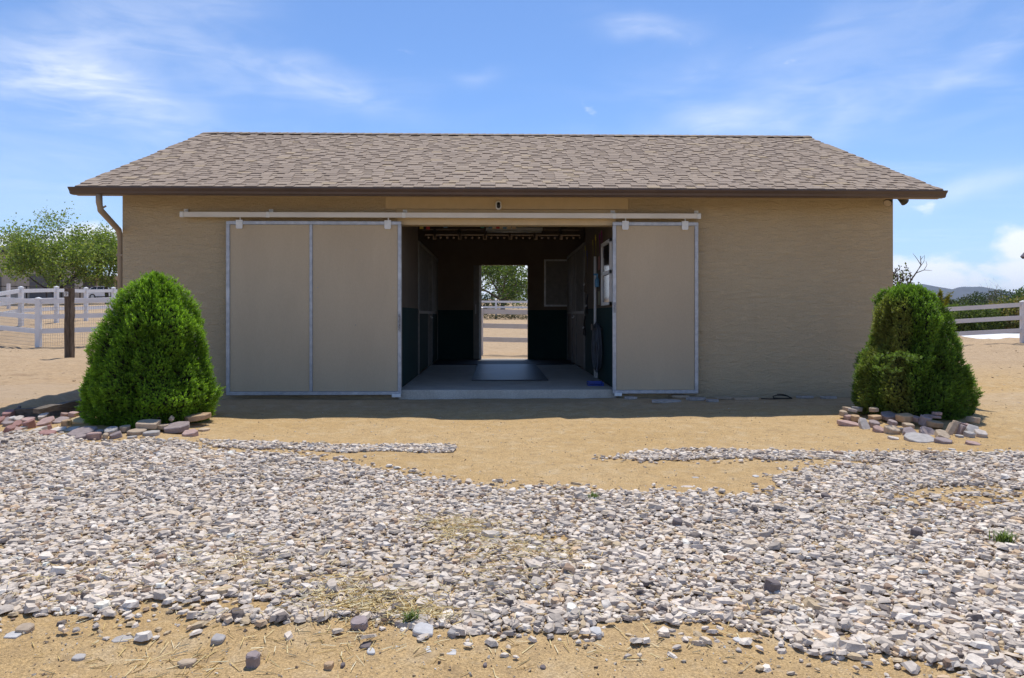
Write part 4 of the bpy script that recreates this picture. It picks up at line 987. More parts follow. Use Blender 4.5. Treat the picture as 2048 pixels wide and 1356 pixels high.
def build_stones():
    stone_row([(157, 873, 50, .24, .06, 'mauve', 8, 14, -4, .0), (186, 879, 29, .10, .075, 'pink', -4, 8, 0, 0), (193, 869, 20, .10, .05, 'grey', 10, 5, 0, .0), (218, 870, 25, .14, .06, 'grey', 0, 18, 0, .01), (206, 880, 11, .08, .07, 'tan', 20, 10, 10, 0),
               (231, 877, 22, .12, .06, 'mauve', -20, 20, -8, 0), (244, 866, 20, .14, .055, 'tan', 8, 0, 4, .02), (267, 870, 31, .16, .05, 'tan', -8, 4, 5, .0), (288, 864, 51, .2, .055, 'tan', 3, 6, 2, .05), (304, 853, 36, .15, .03, 'tan', -2, 0, 0, .10), (299, 872, 31, .14, .05, 'grey', 0, 6, -4, 0),
               (322, 864, 22, .12, .04, 'tan', 4, 0, 0, .04), (342, 858, 9, .16, .04, 'tan', 10, 12, -50, .10), (346, 867, 56, .26, .06, 'mauve', -6, 10, -3, .03), (377, 873, 33, .2, .05, 'pink', 12, 8, -8, 0), (392, 852, 51, .2, .055, 'orange', 4, 4, -6, .07), (154, 881, 26, .16, .05, 'mauve', 0, 4, 0, 0), (262, 877, 20, .08, .03, 'grey', 6, 0, 0, 0), (405, 862, 24, .14, .03, 'tan', 6, 0, 0, 0)],
              'flagstone', 'sandstone slab in the rock edging under the left bush', 'rock edging under the left bush', seed=100)
    stone_row([(1690, 838, 17, .14, .05, 'tan', 0, 5, 0, .045), (1697, 832, 13, .12, .04, 'tan', 20, 0, 0, .07), (1700, 843, 16, .12, .05, 'pink', 0, 4, 0, .03), (1714, 846, 17, .12, .055, 'orange', 0, 6, 0, .035), (1710, 835, 20, .12, .03, 'pale', 0, 0, 10, .07), (1718, 832, 16, .12, .05, 'grey', 30, 0, 10, .06),
               (1701, 852, 46, .2, .045, 'pink', -12, 4, 8, 0), (1732, 858, 20, .19, .05, 'pale', 4, 48, 4, .02), (1750, 840, 20, .12, .04, 'tan', 0, 0, -4, .10), (1755, 846, 23, .12, .04, 'orange', 0, 0, -6, .05), (1751, 856, 18, .14, .075, 'mauve', 10, 10, 0, .0), (1781, 844, 34, .16, .05, 'mauve', 4, 16, -4, .05), (1761, 865, 23, .16, .055, 'pink', -8, 14, 6, 0),
               (1787, 855, 18, .12, .05, 'mauve', -10, 10, 12, .03), (1788, 868, 32, .16, .075, 'tan', 0, 14, 4, 0), (1790, 879, 22, .12, .03, 'pale', -14, 4, 8, 0), (1814, 851, 34, .14, .075, 'orange', 0, 4, -4, .05), (1838, 852, 14, .12, .06, 'pink', 10, 4, -14, .05), (1851, 856, 18, .14, .10, 'mauve', 10, 10, 10, .03), (1872, 858, 31, .16, .06, 'orange', 0, 6, 4, .03), (1878, 847, 18, .1, .03, 'pink', 0, 0, 0, .10), (1868, 850, 36, .12, .025, 'pink', 0, 2, 3, .085),
               (1826, 872, 29, .18, .055, 'mauve', 8, 30, -4, .0), (1809, 866, 11, .1, .06, 'grey', 30, 0, 0, 0), (1821, 860, 22, .12, .04, 'tan', 0, 6, 0, .03), (1860, 870, 35, .2, .05, 'mauve', -8, 26, 12, .0), (1847, 884, 63, .24, .05, 'grey', 0, 16, 0, 0), (1890, 876, 30, .2, .055, 'tan', -10, 20, 16, 0), (1893, 887, 37, .14, .045, 'mauve', -6, 8, 6, 0),
               (1900, 870, 9, .12, .14, 'tan', 0, 4, 26, 0), (1908, 868, 11, .12, .14, 'tan', 0, 0, 20, 0), (1922, 869, 17, .14, .11, 'mauve', 0, 6, 22, 0), (1936, 866, 17, .14, .10, 'pink', 20, 6, -6, 0), (1942, 875, 18, .12, .06, 'grey', 0, 8, 4, 0), (1951, 871, 26, .2, .06, 'grey', -30, 24, 20, .02), (1969, 875, 26, .2, .06, 'pale', -24, 8, 12, .0), (1952, 890, 27, .14, .03, 'pink', -26, 4, 10, 0), (1951, 850, 20, .16, .06, 'tan', 10, 0, 10, .03), (1906, 900, 13, .06, .02, 'white', 0, 0, 0, 0), (1922, 875, 12, .08, .03, 'grey', 0, 0, 0, 0)],
              'flagstone', 'sandstone slab in the rock edging under the right bush', 'rock edging under the right bush', seed=200)
    stone_row([(10, 839, 21, .2, .08, 'red', 10, 10, 0, .02), (29, 835, 12, .1, .08, 'dark', 0, 10, 20, .01), (34, 827, 8, .08, .07, 'dark', 30, 0, 10, .03), (8, 848, 18, .16, .06, 'mauve', 20, 16, -20, 0), (20, 845, 11, .12, .07, 'white', 0, 10, 0, 0), (33, 844, 17, .14, .06, 'pale', 10, 16, 6, 0), (52, 844, 21, .14, .05, 'pink', -6, 10, 4, 0), (8, 867, 17, .16, .09, 'red', 10, 6, 30, 0), (24, 864, 20, .14, .04, 'pink', -10, 6, 8, 0), (29, 856, 15, .14, .07, 'red', 10, 20, 14, 0), (13, 852, 19, .12, .05, 'mauve', 0, 10, 0, 0),
               (57, 857, 19, .14, .09, 'red', 0, 14, -8, 0), (43, 859, 14, .12, .04, 'grey', 0, 8, 0, 0), (86, 851, 32, .22, .06, 'pink', 12, 18, -12, 0), (84, 840, 20, .14, .05, 'pale', 14, 16, -8, .02), (114, 846, 25, .2, .04, 'mauve', 0, 12, 4, 0), (124, 838, 17, .1, .06, 'pink', -10, 0, 10, .02), (129, 853, 20, .12, .075, 'orange', 0, 4, 0, 0), (155, 847, 38, .22, .04, 'yellow', -8, 8, 6, .01), (144, 837, 18, .1, .05, 'pink', -12, 6, 8, .03), (108, 863, 29, .18, .03, 'pale', 10, 6, -4, 0), (91, 872, 31, .14, .05, 'red', -2, 8, 2, 0), (93, 860, 13, .12, .05, 'red', 10, 4, -14, 0), (71, 864, 22, .16, .04, 'pale', -6, 10, -6, 0), (136, 861, 24, .2, .025, 'pale', 14, 4, -2, 0), (-14, 850, 24, .2, .07, 'red', 14, 10, 0, 0), (-34, 842, 22, .2, .07, 'pink', 0, 6, 6, 0), (-22, 864, 22, .16, .06, 'mauve', 0, 6, 6, 0)],
              'rock', 'rock in the reddish heap by the low timber edging', 'red rock heap left of the left bush', 'rock', seed=300)
    stone_row([(1264, 799, 28, .14, .03, 'grey', 8, 0, 0, .012), (1306, 794, 40, .16, .035, 'grey', 0, 0, 0, .012), (1332, 805, 64, .2, .035, 'grey', 4, 0, 0, .010), (1362, 796, 38, .22, .035, 'tan', -10, 0, 0, .012), (1394, 801, 48, .24, .03, 'grey', 6, 0, 0, .012), (1427, 804, 30, .14, .03, 'grey', 0, 0, 0, .010), (1452, 799, 34, .14, .025, 'tan', 0, 0, 0, .012), (1495, 800, 52, .12, .03, 'tan', 3, 0, 0, .010), (1612, 797, 40, .12, .03, 'grey', 3, 0, 0, .012), (1660, 798, 34, .14, .03, 'grey', 3, 0, 0, .012)],
              'paving_stone', 'flat paving stone along the foot of the right wall', 'paving stones at the foot of the wall', 'paving stone', seed=400)
    stone_row([(369, 1334, 37, .05, .026, 'tan', 4, 0, 0, 0), (504, 1334, 28, .05, .05, 'mauve', 0, 4, 0, 0), (656, 1340, 20, .04, .03, 'orange', 0, 0, 0, 0), (684, 1336, 10, .03, .022, 'dark', 0, 0, 0, 0), (730, 1298, 21, .05, .02, 'dark', -4, 0, 0, 0), (741, 1308, 20, .05, .018, 'white', 30, 0, 0, 0), (719, 1258, 34, .06, .045, 'mauve', 0, 10, -6, 0), (845, 1271, 44, .08, .03, 'white', 0, 10, 6, 0), (904, 1275, 20, .05, .03, 'grey', 20, 0, 0, 0), (431, 1287, 26, .05, .03, 'grey', 0, 8, 10, 0), (240, 1282, 40, .06, .014, 'grey', 0, 0, 0, 0), (152, 1322, 26, .05, .02, 'grey', 10, 0, 0, 0), (45, 1265, 34, .05, .03, 'tan', 0, 8, 0, 0), (1192, 1275, 28, .06, .035, 'white', 0, 8, 0, 0), (970, 1335, 10, .03, .02, 'dark', 0, 0, 0, 0), (1086, 1338, 12, .03, .018, 'dark', 0, 0, 0, 0), (1392, 956, 16, .05, .014, 'grey', 0, 0, 0, 0), (1513, 954, 15, .06, .018, 'white', 0, 4, 0, 0), (1517, 988, 14, .06, .03, 'orange', 0, 4, 0, 0), (1652, 1000, 18, .07, .045, 'dark', 0, 4, 10, 0), (1375, 974, 26, .06, .012, 'pale', 0, 0, 0, 0), (1480, 1284, 24, .05, .016, 'white', 10, 0, 0, 0), (800, 1292, 24, .05, .012, 'white', 0, 0, 0, 0), (860, 1302, 22, .05, .012, 'white', 0, 0, 0, 0), (902, 1308, 22, .05, .012, 'white', 0, 0, 0, 0), (20, 1275, 36, .06, .016, 'white', 0, 0, 0, 0), (1545, 1190, 30, .06, .05, 'dark', 20, 10, 10, .02), (1835, 1078, 26, .06, .04, 'dark', 10, 10, 6, .02), (1355, 1058, 22, .06, .04, 'dark', 10, 10, 6, .02)],
              'loose_stone', 'loose stone lying on or near the bare sand', 'loose stones on the bare sand', 'stone', seed=500)
build_stones()

# ------------------------------------------------------------------ timbers left of the bush
def build_timbers():
    def tim(a, b, w, h, label, mat='timber_edge'):
        a, b = Vector(a), Vector(b); n = 9; vs = []; fs = []; r = random.Random(label); d = (b - a).normalized(); s = d.cross(Vector((0, 0, 1))).normalized()
        for i in range(n):
            p = a.lerp(b, i / (n - 1))
            for u, v in ((-1, 0), (1, 0), (1, 1), (-1, 1)): vs.append(p + s * (u * w / 2 + r.uniform(-.006, .006)) + Vector((0, 0, v * h + r.uniform(-.008, .008))))
        for i in range(n - 1):
            for k in range(4): fs.append((i * 4 + k, i * 4 + (k + 1) % 4, i * 4 + 4 + (k + 1) % 4, i * 4 + 4 + k))
        fs += [(3, 2, 1, 0), tuple(range(4 * n - 4, 4 * n))]
        tag(MB().add(vs, fs).build('edging_timber', MAT[mat]), label, 'timber')
    a, b = G(30, 836, 0.0), G(172, 830, 0.0)
    tim((a.x, a.y, -0.02), (b.x, b.y, -0.02), 0.11, 0.13, 'grey weathered landscape timber behind the reddish rock heap')
    a2, b2 = G(70, 823, 0.12), G(190, 806, 0.12)
    tim((a2.x, a2.y + .02, 0.09), (b2.x, b2.y, 0.14), 0.10, 0.06, 'thin upper board on top of the landscape timber by the left bush')
    a3, b3 = G(122, 832, 0.0), G(160, 831, 0.0)
    tim((a3.x, a3.y - 0.05, -0.02), (b3.x, b3.y - 0.05, -0.02), 0.08, 0.125, 'short upright grey timber block standing beside the left bush', 'timber_edge')
build_timbers()

# ------------------------------------------------------------------ clipped conifers
def sprig_proto(seed, n=7, wide=0.24):
    r = np.random.default_rng(seed); V = []; T = []
    for i in range(n):
        u = (i + 0.3) / n; a = i * 2.4 + r.uniform(-.4, .4); ln = 0.46 * (1 - 0.45 * u); w = wide * 0.5 * (1 - 0.4 * u)
        if i == n - 1: dirv, ln = np.array([0, 0, 1.0]), 0.4
        else: dirv = np.array([math.cos(a) * 0.8, math.sin(a) * 0.8, 0.75])
        dirv /= np.linalg.norm(dirv); side = np.cross(dirv, [0.2, 0.1, 1.0]); side /= np.linalg.norm(side); o = np.array([0, 0, u * 0.72])
        k = len(V); V += [o, o + dirv * ln * 0.5 + side * w, o + dirv * ln, o + dirv * ln * 0.5 - side * w]; T.append((k, k + 1, k + 2, k + 3))
    return np.array(V), np.array(T)
def conifer(name, label, c, prof, lean, n, seed, dark, lime, dry=None, sq=1.0):
    r = np.random.default_rng(seed); base = empty(name, c); tag(base, label, 'bush')
    zs = np.array([p[0] for p in prof]); rs = np.array([p[1] for p in prof]); H = zs[-1]
    def surf(th, z):
        rr = np.interp(z, zs, rs)
        x, y = np.cos(th), np.sin(th)
        lump = 0.105 * vnoise(x * 2.6 + seed, y * 2.6, z * 3.6, seed=seed) + 0.062 * vnoise(x * 6.0, y * 6.0 + seed, z * 7.5, seed=seed + 1) + 0.024 * vnoise(x * 14, y * 14 + seed, z * 17, seed=seed + 2)
        return rr * (1 + 0.25 * lump) + lump * 0.85, lump
    # points weighted by ring circumference
    zz = np.linspace(0, H, 400); wt = np.interp(zz, zs, rs) + 0.05; ds = np.sqrt(1 + np.gradient(np.interp(zz, zs, rs), zz) ** 2); cdf = np.cumsum(wt * np.minimum(ds, 6)); cdf /= cdf[-1]
    z = np.interp(r.random(n), cdf, zz); th = r.uniform(0, 2 * math.pi, n)
    rr, lump = surf(th, z); dep = np.abs(r.normal(0, 0.036, n)); rad = np.maximum(rr - dep, 0.0)
    slope = np.gradient(np.interp(zz, zs, rs), zz); sl = np.interp(z, zz, slope)
    p = np.stack([rad * np.cos(th), rad * np.sin(th) * sq, z - dep * 0.3], 1) + np.array(c) + np.outer(z / H, np.array([lean[0], lean[1], 0]))
    nr = np.stack([np.cos(th), np.sin(th), np.clip(-sl, -0.6, 3)], 1); nr /= np.linalg.norm(nr, axis=1, keepdims=True)
    d = nr * 0.75 + np.array([0, 0, 0.45]) + r.normal(0, 0.24, (n, 3))
    size = np.clip(r.lognormal(math.log(0.045), 0.22, n), 0.026, 0.075)
    fr = frames(d, r.uniform(0, 6.28, n))
    tone = np.clip(0.42 + 2.6 * lump + 0.22 * r.normal(size=n) - 4.5 * dep + 0.25 * (z / H - 0.5), 0, 1)[:, None]  # hollows and inner sprigs darker, top lighter: shading put into the colour
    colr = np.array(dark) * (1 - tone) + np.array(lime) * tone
    if dry is not None:
        k = sstep(vnoise(np.cos(th) * 1.7 + 5, np.sin(th) * 1.7, z * 1.8, seed=seed + 8) + 1.3 * np.cos(th - R(184)), 0.95, 1.55)[:, None]
        colr = colr * (1 - 0.6 * k) + np.array(dry) * 0.6 * k
    Vs, Ts, Cs, off = [], [], [], 0
    for k in range(5):
        pv, pt = sprig_proto(seed + k); i = np.arange(k, n, 5)
        V, T = scatter(pv, pt, p[i], fr[i] * size[i][:, None, None])
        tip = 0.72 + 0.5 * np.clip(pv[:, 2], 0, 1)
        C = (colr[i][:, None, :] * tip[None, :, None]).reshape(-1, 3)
        Vs.append(V); Ts.append(T + off); Cs.append(C); off += len(V)
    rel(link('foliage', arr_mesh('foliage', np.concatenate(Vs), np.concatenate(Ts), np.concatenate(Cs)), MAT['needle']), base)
    # dark opaque core added inside the foliage to block light
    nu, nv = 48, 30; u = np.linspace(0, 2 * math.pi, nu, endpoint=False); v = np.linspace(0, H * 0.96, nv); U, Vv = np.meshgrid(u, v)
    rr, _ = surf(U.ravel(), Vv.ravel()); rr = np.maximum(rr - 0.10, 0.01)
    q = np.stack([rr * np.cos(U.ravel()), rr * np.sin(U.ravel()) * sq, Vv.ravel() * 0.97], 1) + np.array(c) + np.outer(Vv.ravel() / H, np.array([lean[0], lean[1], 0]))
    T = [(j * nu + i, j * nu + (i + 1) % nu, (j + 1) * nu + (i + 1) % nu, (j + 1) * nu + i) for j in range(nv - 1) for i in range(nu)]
    rel(link('opaque_core', arr_mesh('opaque_core', q, np.array(T)), MAT['leaf_core']), base)
    rel(MB().tube([(c[0], c[1], c[2] - 0.1), (c[0], c[1], c[2] + 0.5)], 0.06, 8).build('trunk', MAT['bark']), base)
    return base
YB = 7.76
cL = P(305, 630, YB); cL.z = gz(cL.x, YB) - 0.02
conifer('conical_bush', 'tall bright green egg-shaped conifer at the left corner of the barn', tuple(cL),
        [(0.0, 0.45), (0.07, 0.54), (0.20, 0.60), (0.42, 0.615), (0.62, 0.575), (0.85, 0.515), (1.05, 0.45), (1.22, 0.36), (1.38, 0.245), (1.48, 0.165), (1.55, 0.10), (1.60, 0.03)], (0.03, 0.0), 28500, 51,
        (0.085, 0.178, 0.014), (0.31, 0.52, 0.036))
YB2 = 7.95
cR = P(1827, 630, YB2); cR.z = gz(cR.x, YB2) - 0.02
cb = conifer('conical_bush', 'shaggy dark green blunt-topped conifer at the right corner of the barn', tuple(cR),
        [(0.0, 0.51), (0.08, 0.565), (0.25, 0.565), (0.45, 0.535), (0.7, 0.475), (0.92, 0.40), (1.10, 0.375), (1.25, 0.32), (1.35, 0.245), (1.42, 0.15), (1.46, 0.05)], (-0.07, 0.0), 28500, 77,
        (0.066, 0.130, 0.018), (0.22, 0.38, 0.038), dry=(0.28, 0.26, 0.07))
def spruce_sprays():                                    # soft spruce growth sticking out of the right bush, yellow shoots at its top
    r = np.random.default_rng(8); V, T, C, off = [], [], [], 0
    pv, pt = sprig_proto(90, 16, 0.09)
    for px, py, n, w, h in ((1797, 708, 40, 36, 8), (1765, 731, 16, 18, 7), (1826, 714, 16, 18, 8), (1800, 736, 14, 30, 7)):
        p0 = P(px, py, YB2 - 0.78); k = r.normal(size=(n, 2)) * 0.5
        o = np.stack([p0.x + k[:, 0] * w * 7.4 / F, np.full(n, p0.y) + r.uniform(0, 0.10, n), p0.z + k[:, 1] * h * 7.4 / F - 0.02], 1)
        d = np.stack([r.normal(0, 0.8, n), np.full(n, -0.9), r.normal(0.1, 0.25, n)], 1)
        v, t = scatter(pv, pt, o, frames(d, r.uniform(0, 6.28, n)) * r.uniform(0.045, 0.075, n)[:, None, None])
        V.append(v); T.append(t + off); off += len(v); C.append(np.repeat(np.array([(0.17, 0.27, 0.055)]) * r.uniform(0.7, 1.15, (n, 1)), len(pv), 0))
    rel(link('spruce_spray', arr_mesh('spruce_spray', np.concatenate(V), np.concatenate(T), np.concatenate(C)), MAT['needle']), cb)
    for pts in (((1876, 610), (1880, 592), (1880, 583)), ((1884, 618), (1893, 602), (1902, 588))):
        V, T, C, off = [], [], [], 0
        for i in range(len(pts) - 1):
            for s in np.linspace(0, 1, 9):
                p = P(pts[i][0] * (1 - s) + pts[i + 1][0] * s, pts[i][1] * (1 - s) + pts[i + 1][1] * s, YB2 - 0.1)
                n = 4; v, t = scatter(*sprig_proto(95), np.tile(np.array(p), (n, 1)), frames(r.normal(size=(n, 3)) + np.array([0, 0, .5]), r.uniform(0, 6, n)) * 0.045)
                V.append(v); T.append(t + off); off += len(v); C.append(np.tile((0.24, 0.23, 0.03), (len(v), 1)))
        rel(link('yellow_shoot', arr_mesh('yellow_shoot', np.concatenate(V), np.concatenate(T), np.concatenate(C)), MAT['needle']), cb)
spruce_sprays()

def weed(px, py, n, h, label, c=(0.16, 0.22, 0.06)):
    g = Gt(px, py); r = np.random.default_rng(int(px)); V = []; T = []
    for i in range(n):
        a = r.uniform(0, 6.28); l = h * r.uniform(0.5, 1.1); sp = r.uniform(0.2, 1.0); o = np.array([g.x + r.normal(0, h * .25), g.y + r.normal(0, h * .2), g.z + 0.01]); w = 0.0025
        side = np.array([-math.sin(a), math.cos(a), 0]) * w; mid = o + np.array([math.cos(a) * sp * l * .35, math.sin(a) * sp * l * .35, l * .6]); tip = o + np.array([math.cos(a) * sp * l, math.sin(a) * sp * l, l * .8])
        k = len(V); V += [o - side, o + side, mid + side, mid - side, tip + side * .2, tip - side * .2]; T += [(k, k + 1, k + 2, k + 3), (k + 3, k + 2, k + 4, k + 5)]
    tag(link('weed_tuft', arr_mesh('weed_tuft', np.array(V), np.array(T), np.tile(c, (len(V), 1)) * r.uniform(.7, 1.2, (len(V), 1))), MAT['leaf']), label, 'weed', 'weeds sprouting through the gravel')
weed(2010, 1092, 110, 0.075, 'green weed tuft in the gravel near the right edge')
weed(822, 1250, 90, 0.05, 'low green weed tuft in the straw at the near edge of the gravel')
weed(1188, 1000, 40, 0.05, 'tiny weed at the far edge of the gravel below the doorway')

# ------------------------------------------------------------------ fences and posts
def fence(label, posts, rails, h, mat='vinyl_white', mesh=None, group=None, cap=True, pw=0.127):
    e = empty('rail_fence', (*posts[0], gz(*posts[0]))); tag(e, label, 'fence', group)
    for x, y in posts:
        z = gz(x, y); m = MB().box(x - pw / 2, x + pw / 2, y - pw / 2, y + pw / 2, z - 0.1, z + h)
        p = rel(m.build('post', MAT[mat]), e)
        if cap:
            w = pw / 2 + 0.008
            q = MB().add([(x - w, y - w, z + h), (x + w, y - w, z + h), (x + w, y + w, z + h), (x - w, y + w, z + h), (x - w, y - w, z + h + .02), (x + w, y - w, z + h + .02), (x + w, y + w, z + h + .02), (x - w, y + w, z + h + .02), (x, y, z + h + .06)], [(3, 2, 1, 0), (0, 1, 5, 4), (1, 2, 6, 5), (2, 3, 7, 6), (3, 0, 4, 7), (4, 5, 8), (5, 6, 8), (6, 7, 8), (7, 4, 8)])
            rel(q.build('cap', MAT[mat]), p)
    for (xa, ya), (xb, yb) in zip(posts, posts[1:]):
        za, zb = gz(xa, ya), gz(xb, yb); d = Vector((xb - xa, yb - ya, 0)).normalized() * pw * 0.45
        for rz in rails:
            rel(MB().bar((xa + d.x, ya + d.y, za + rz), (xb - d.x, yb - d.y, zb + rz), 0.04, 0.135).build('rail', MAT[mat]), e)
        if mesh:
            V = []; T = []
            L = math.hypot(xb - xa, yb - ya); nx = int(L / 0.055); off = Vector((-(yb - ya), xb - xa, 0)).normalized() * 0.04
            def wire(p, q, r_):
                p, q = Vector(p) + off, Vector(q) + off; dd = (q - p).normalized(); s = dd.cross(Vector((0, 1, 0.1))).normalized() * r_; u = dd.cross(s).normalized() * r_
                k = len(V); V.extend([p + s, p - s * .5 + u, p - s * .5 - u, q + s, q - s * .5 + u, q - s * .5 - u]); T.extend([(k, k + 1, k + 4, k + 3), (k + 1, k + 2, k + 5, k + 4), (k + 2, k, k + 3, k + 5)])
            for i in range(nx + 1):
                f = i / nx; x, y, z = xa + (xb - xa) * f, ya + (yb - ya) * f, za + (zb - za) * f
                wire((x, y, z), (x, y, z + mesh), 0.0034)
            k = 0.02
            while k < mesh: wire((xa, ya, za + k), (xb, yb, zb + k), 0.0034); k += 0.10
            o = rel(link('wire_mesh', arr_mesh('wire_mesh', np.array([tuple(v) for v in V]), np.array(T)), MAT['wire']), e); tag(o, kind='stuff')
    return e
def at(px, Y): return (X_(px, Y), Y)
fence('white three-rail fence with wire mesh, nearer of the two on the left', [at(-250, 24.6), at(-95, 22.5), at(77, 20.4), at(244, 21.3), at(400, 22.2)], [1.30, 0.86, 0.45], 1.37, mesh=1.28)
fence('white three-rail fence farther back on the left, behind the mesh fence', [at(-150, 21.2), at(-42, 23.2), at(42, 25.3), at(113, 27.3), at(172, 29.3), at(227, 31.3), at(278, 33.3)], [1.25, 0.90, 0.55], 1.36)
fence('pale three-rail fence sloping past the right bush', [at(2240, 20.6), at(2046, 21.9), (X_(2046, 21.9) - 2.25, 22.75), (X_(2046, 21.9) - 4.5, 23.6), (X_(2046, 21.9) - 6.8, 24.4)], [1.20, 0.79, 0.38], 1.28, 'vinyl_taupe')
fence('white rail fence close behind the open back door', [at(790, 20.6), at(962, 20.6), (at(962, 20.6)[0] + 2.44, 20.6), (at(962, 20.6)[0] + 4.88, 20.6)], [1.28, 0.86, 0.46], 1.36)
fence('distant white rail fence seen through the back door, beyond the first', [(at(992, 48)[0] + k * 2.6, 48) for k in (-3, -2, -1, 0, 1, 2, 3)], [1.18, 0.80, 0.42], 1.32)

def tie_post():
    g = Gt(139, 716); z = g.z; e = empty('timber_post', tuple(g)); tag(e, 'old dark railroad tie standing upright before the left fence', 'post')
    r = random.Random(4); n = 12; vs = []; fs = []; h = 1.52; k = 10
    outl = [(a * .72, b * .72) for a, b in ((-.098, -.09), (-.03, -.098), (.05, -.094), (.052, -.078), (.066, -.078), (.07, -.092), (.10, -.085), (.105, .09), (0, .10), (-.10, .09))]
    for i in range(n):
        zz = z - 0.1 + (h + 0.1) * i / (n - 1)
        for x, y in outl: vs.append((g.x + x + r.uniform(-.006, .006), g.y + y + r.uniform(-.006, .006), zz + (r.uniform(-.012, .012) if i == n - 1 else 0)))
    for i in range(n - 1):
        for q in range(k): fs.append((i * k + q, i * k + (q + 1) % k, (i + 1) * k + (q + 1) % k, (i + 1) * k + q))
    fs.append(tuple(range((n - 1) * k, n * k)))
    rel(MB().add(vs, fs).build('shaft', MAT['old_timber']), e)
    s = P(132.5, 588, g.y - 0.077); 
    rel(MB().box(s.x - 0.045, s.x + 0.045, s.y - 0.008, s.y, s.z - 0.05, s.z + 0.05).build('sign_plate', MAT['white_plastic']), e)
    sh = [(-.026, .030), (.026, .030), (.026, -.002), (.014, -.024), (0, -.036), (-.014, -.024), (-.026, -.002)]
    rel(MB().prism([(s.x + a, s.z + b) for a, b in sh], 'y', s.y - 0.011, s.y - 0.0082).build('shield_mark', MAT['dark_metal']), e)
    sh2 = [(a * .55, b * .55) for a, b in sh]
    rel(MB().prism([(s.x + a, s.z + b) for a, b in sh2], 'y', s.y - 0.013, s.y - 0.0112).build('shield_centre', MAT['white_plastic']), e)
tie_post()

# ------------------------------------------------------------------ trees
def leaf_cloud(pts, size, tones, r, flat=0.0):
    n = len(pts); pv = np.array([(0, 0, 0), (0.32, 0.08, 0.5), (0, 0, 1.0), (-0.32, 0.08, 0.5)]); pt = np.array([(0, 1, 2, 3)])
    d = r.normal(size=(n, 3)); d[:, 2] -= flat
    V, T = scatter(pv, pt, pts, frames(d, r.uniform(0, 6.28, n)) * (size * r.uniform(0.6, 1.4, n))[:, None, None])
    C = np.repeat(np.array(tones)[r.integers(0, len(tones), n)] * r.uniform(0.75, 1.25, (n, 1)), 4, 0)
    return V, T, C
def tree(name, label, base, h, spread, seed, tones, leaf, per, limbs=6, levels=3, trunk=0.14, fork=0.25, cat='tree', up=0.55, group=None, bark='bark', droop=0.0, cloud=0.34, minlev=2, sides=6):
    r = np.random.default_rng(seed); e = empty(name, base); tag(e, label, cat, group); B = np.array(base, float)
    mb = MB(); tips = []
    def grow(p, d, ln, rad, lev):
        n = 4; pts = [p]; q = p.copy(); dd = d.copy()
        for i in range(n):
            dd = dd + r.normal(0, 0.13, 3) + np.array([0, 0, 0.05 - droop * (lev >= 2)]); dd /= np.linalg.norm(dd); q = q + dd * ln / n; pts.append(q.copy())
            if lev >= minlev: tips.append(q.copy())
        mb.tube([tuple(x) for x in pts], [max(0.004, rad * (1 - 0.55 * i / n)) for i in range(n + 1)], sides if lev < 2 else 4, cap=False)
        if lev < levels:
            for k in range(3 if lev else limbs):
                s = r.uniform(0.45, 1.0); o = pts[min(n, max(1, int(s * n + .5)))]
                a = r.uniform(0, 6.28); side = np.cross(dd, [math.cos(a), math.sin(a), 0.3]); side /= np.linalg.norm(side) + 1e-9
                nd = dd * 0.65 + side * r.uniform(0.55, 1.0) + np.array([0, 0, 0.12]); nd /= np.linalg.norm(nd)
                grow(o, nd, ln * r.uniform(0.55, 0.8), rad * 0.42, lev + 1)
    ht = h * fork; pts = [B + np.array([0, 0, -0.1]), B + np.array([r.normal(0, .03), r.normal(0, .03), ht * 0.5]), B + np.array([r.normal(0, .06), r.normal(0, .06), ht])]
    mb.tube([tuple(x) for x in pts], [trunk * 1.15, trunk, trunk * 0.9], 8)
    for k in range(limbs):
        a = 2 * math.pi * k / limbs + r.uniform(-.4, .4); out = r.uniform(0.25, 1.0) * spread / (h * 0.6)
        d = np.array([math.cos(a) * out, math.sin(a) * out, up + r.uniform(0, 0.5)]); d /= np.linalg.norm(d)
        grow(pts[2] - np.array([0, 0, r.uniform(0, ht * 0.15)]), d, (h - ht) * r.uniform(0.48, 0.66), trunk * 0.55, 1)
    rel(mb.build('trunk', MAT[bark], smooth=True), e)
    if per:
        t = np.array(tips); pts = np.repeat(t, per, 0) + r.normal(0, cloud, (len(t) * per, 3)) * np.array([1, 1, .8])
        V, T, C = leaf_cloud(pts, leaf, tones, r)
        rel(link('crown', arr_mesh('crown', V, T, C), MAT['leaf']), e)
        print(name, label[:30], 'tips', len(t), 'leaves', len(pts))
    return e
